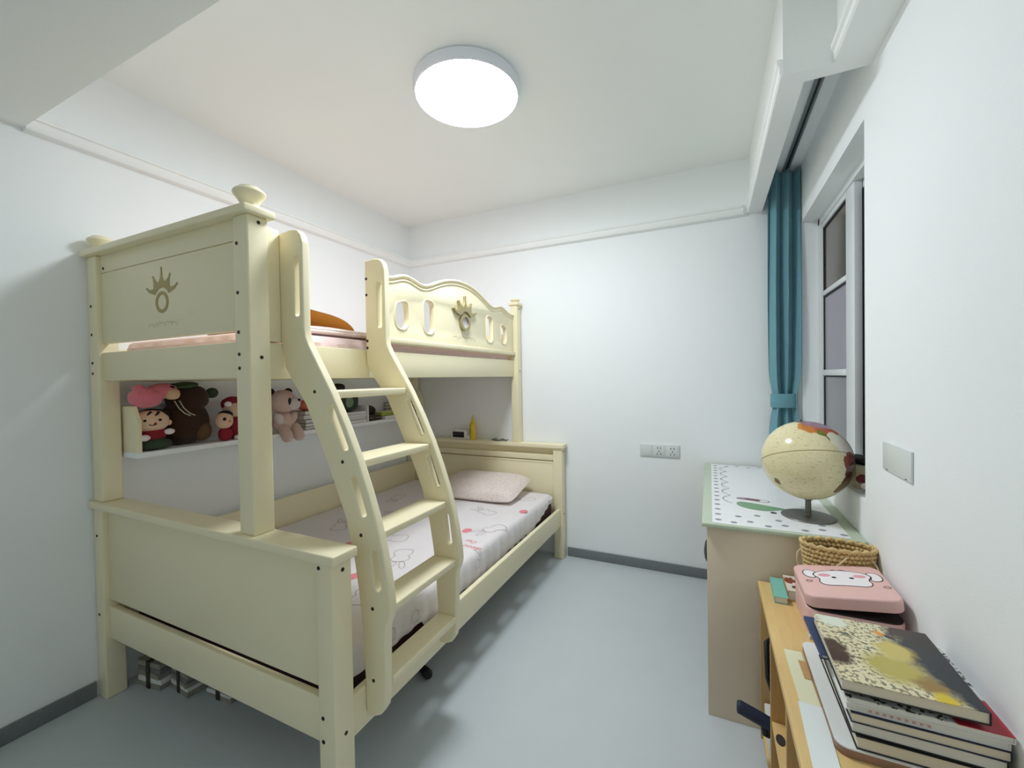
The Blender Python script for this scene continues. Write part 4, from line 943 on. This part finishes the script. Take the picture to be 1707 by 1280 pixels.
put('outline_print', ribbon(smooth2(fp([(-.022, .052), (-.014, .062), (-.004, .052), (.008, .064), (.020, .052)]), 2), .0024, fl_), 'caseline', lid, smooth=0)
for ex, ey in ((-.090, -.026), (.092, -.046)): put('outline_print', ribbon(fp(ell(ex, ey, .008, .006, 12)), .0018, fl_, True), 'caseline', lid, smooth=0)

# stack of books in front of the case (bottom to top)
t = thing('rounded_binder', 'white binder with rounded corners and brown edge, lowest of the book stack', 'binder', (2.77, 1.23, T0))
put('binder_body', plate([rrect(2.645, 2.896, 1.032, 1.400, .022)], .016, lambda a, b, c: (a, b, T0 + .008 + c), .002, 2), M('brown_edge', (150, 116, 98), .5, .1, 30), t)
put('binder_top', plate([rrect(2.645, 2.896, 1.032, 1.400, .022)], .003, lambda a, b, c: (a, b, T0 + .0178 + c)), 'white', t)
z = T0 + .0198; G_ = 'stacked books on the pine shelf'
def noisecover(name, a, b, sc, th):
    return patch_mat(name, a, [], .35, .05, 8, (sc, th, b, (1, 1, 1), 1.0))
STK = [('thick_book', 'black-backed book with cream pages above the white binder', 2.676, 2.896, 1.036, 1.345, .026, 'black', 'page', None, .008),
       ('thick_book', 'cream-paged book with black corner, third from bottom of stack', 2.672, 2.897, 1.040, 1.350, .024, 'black', 'pagew', None, -.010),
       ('thin_book', 'thin book with dark purple cover in middle of stack', 2.668, 2.898, 1.036, 1.340, .020, 'navyfab', 'page', None, .006),
       ('magazine', 'white magazine with red lettering on its edge', 2.662, 2.899, 1.040, 1.335, .016, 'white', 'pagew', None, -.006),
       ('magazine', 'black and white magazine with red corner under the art book', 2.660, 2.902, 1.034, 1.300, .013, 'pagew', 'pagew', patch_mat('magazine_cover', (222, 222, 214), [((.115, -.115, .012), .075, (184, 40, 58))], .35, .02, 14, (120, .54, (60, 62, 58), (1, 1, 1), 1.0)), .0)]
for nm, lb, x0, x1, y0, y1, h, cv, pg, cm, ro in STK:
    bo = book(nm, lb, x0, x1, y0, y1, z, z + h, cv, pg, '+x', ro, G_, covermat=cm)
    if 'red lettering' in lb:
        put('edge_lettering', cat_(*[text('III', .007, lambda a, b, c, i=i: (2.70 + .011 * i + a, 1.0385 + c, z + .008 + b)) for i in range(9)]), 'red', bo, smooth=0)
    z += h + .0006
book('thin_book', 'navy blue booklet showing left of the art book', 2.640, 2.790, 1.150, 1.318, z, z + .010, 'navy', 'paper', '-x', .03, G_); z += .0106
art = patch_mat('art_cover', (226, 216, 178), [((.085, .03, .03), .070, (40, 42, 50)), ((.11, -.05, .03), .065, (34, 38, 46)), ((.12, -.11, .03), .045, (32, 36, 44)), ((.11, .10, .03), .055, (38, 34, 36)), ((.095, .11, .03), .05, (46, 38, 36)), ((.05, .11, .03), .026, (60, 44, 40)), ((.0, -.05, .03), .048, (186, 172, 86)), ((.02, .02, .03), .034, (204, 186, 104)), ((.045, -.085, .03), .026, (150, 120, 60)), ((.055, -.115, .03), .018, (216, 190, 40)), ((-.10, -.045, .03), .030, (74, 50, 42)), ((-.095, -.005, .03), .024, (80, 58, 48)), ((.01, .085, .03), .012, (226, 150, 40)), ((.03, .08, .03), .012, (34, 26, 26)), ((-.06, .055, .03), .012, (110, 112, 98)), ((-.075, .11, .03), .030, (226, 230, 214))], .28, .035, 45, (120, .53, (92, 88, 70), (1, 1, 1), .8), .28)
book('art_book', 'large art book with black and gold illustrated cover, topmost of stack', 2.652, 2.870, 1.032, 1.288, z, z + .024, 'black', 'page', '+x', .0, G_, .0018, art)
# papers
def sheet_of(name, label, x0, x1, y0, y1, z0, h, mat, ro):
    return tag(put(name, xf(B(x0, x1, y0, y1, z0, z0 + h), about(((x0 + x1) / 2, (y0 + y1) / 2, 0), Matrix.Rotation(ro, 4, 'Z'))), mat, smooth=0), label, 'paper')
sheet_of('paper_sheet', 'cream paper sheet on pine shelf beside the book stack', 2.602, 2.643, 1.140, 1.372, T0, .0012, 'paperc', .02)
sheet_of('paper_sheet', 'white paper sheets at near end of pine shelf', 2.596, 2.6435, .900, 1.160, T0 + .0014, .0014, 'paper', -.03)
sheet_of('kraft_card', 'small brown card lying on cream paper sheet', 2.628, 2.6425, 1.255, 1.330, T0 + .0014, .0012, 'kraft', .03)
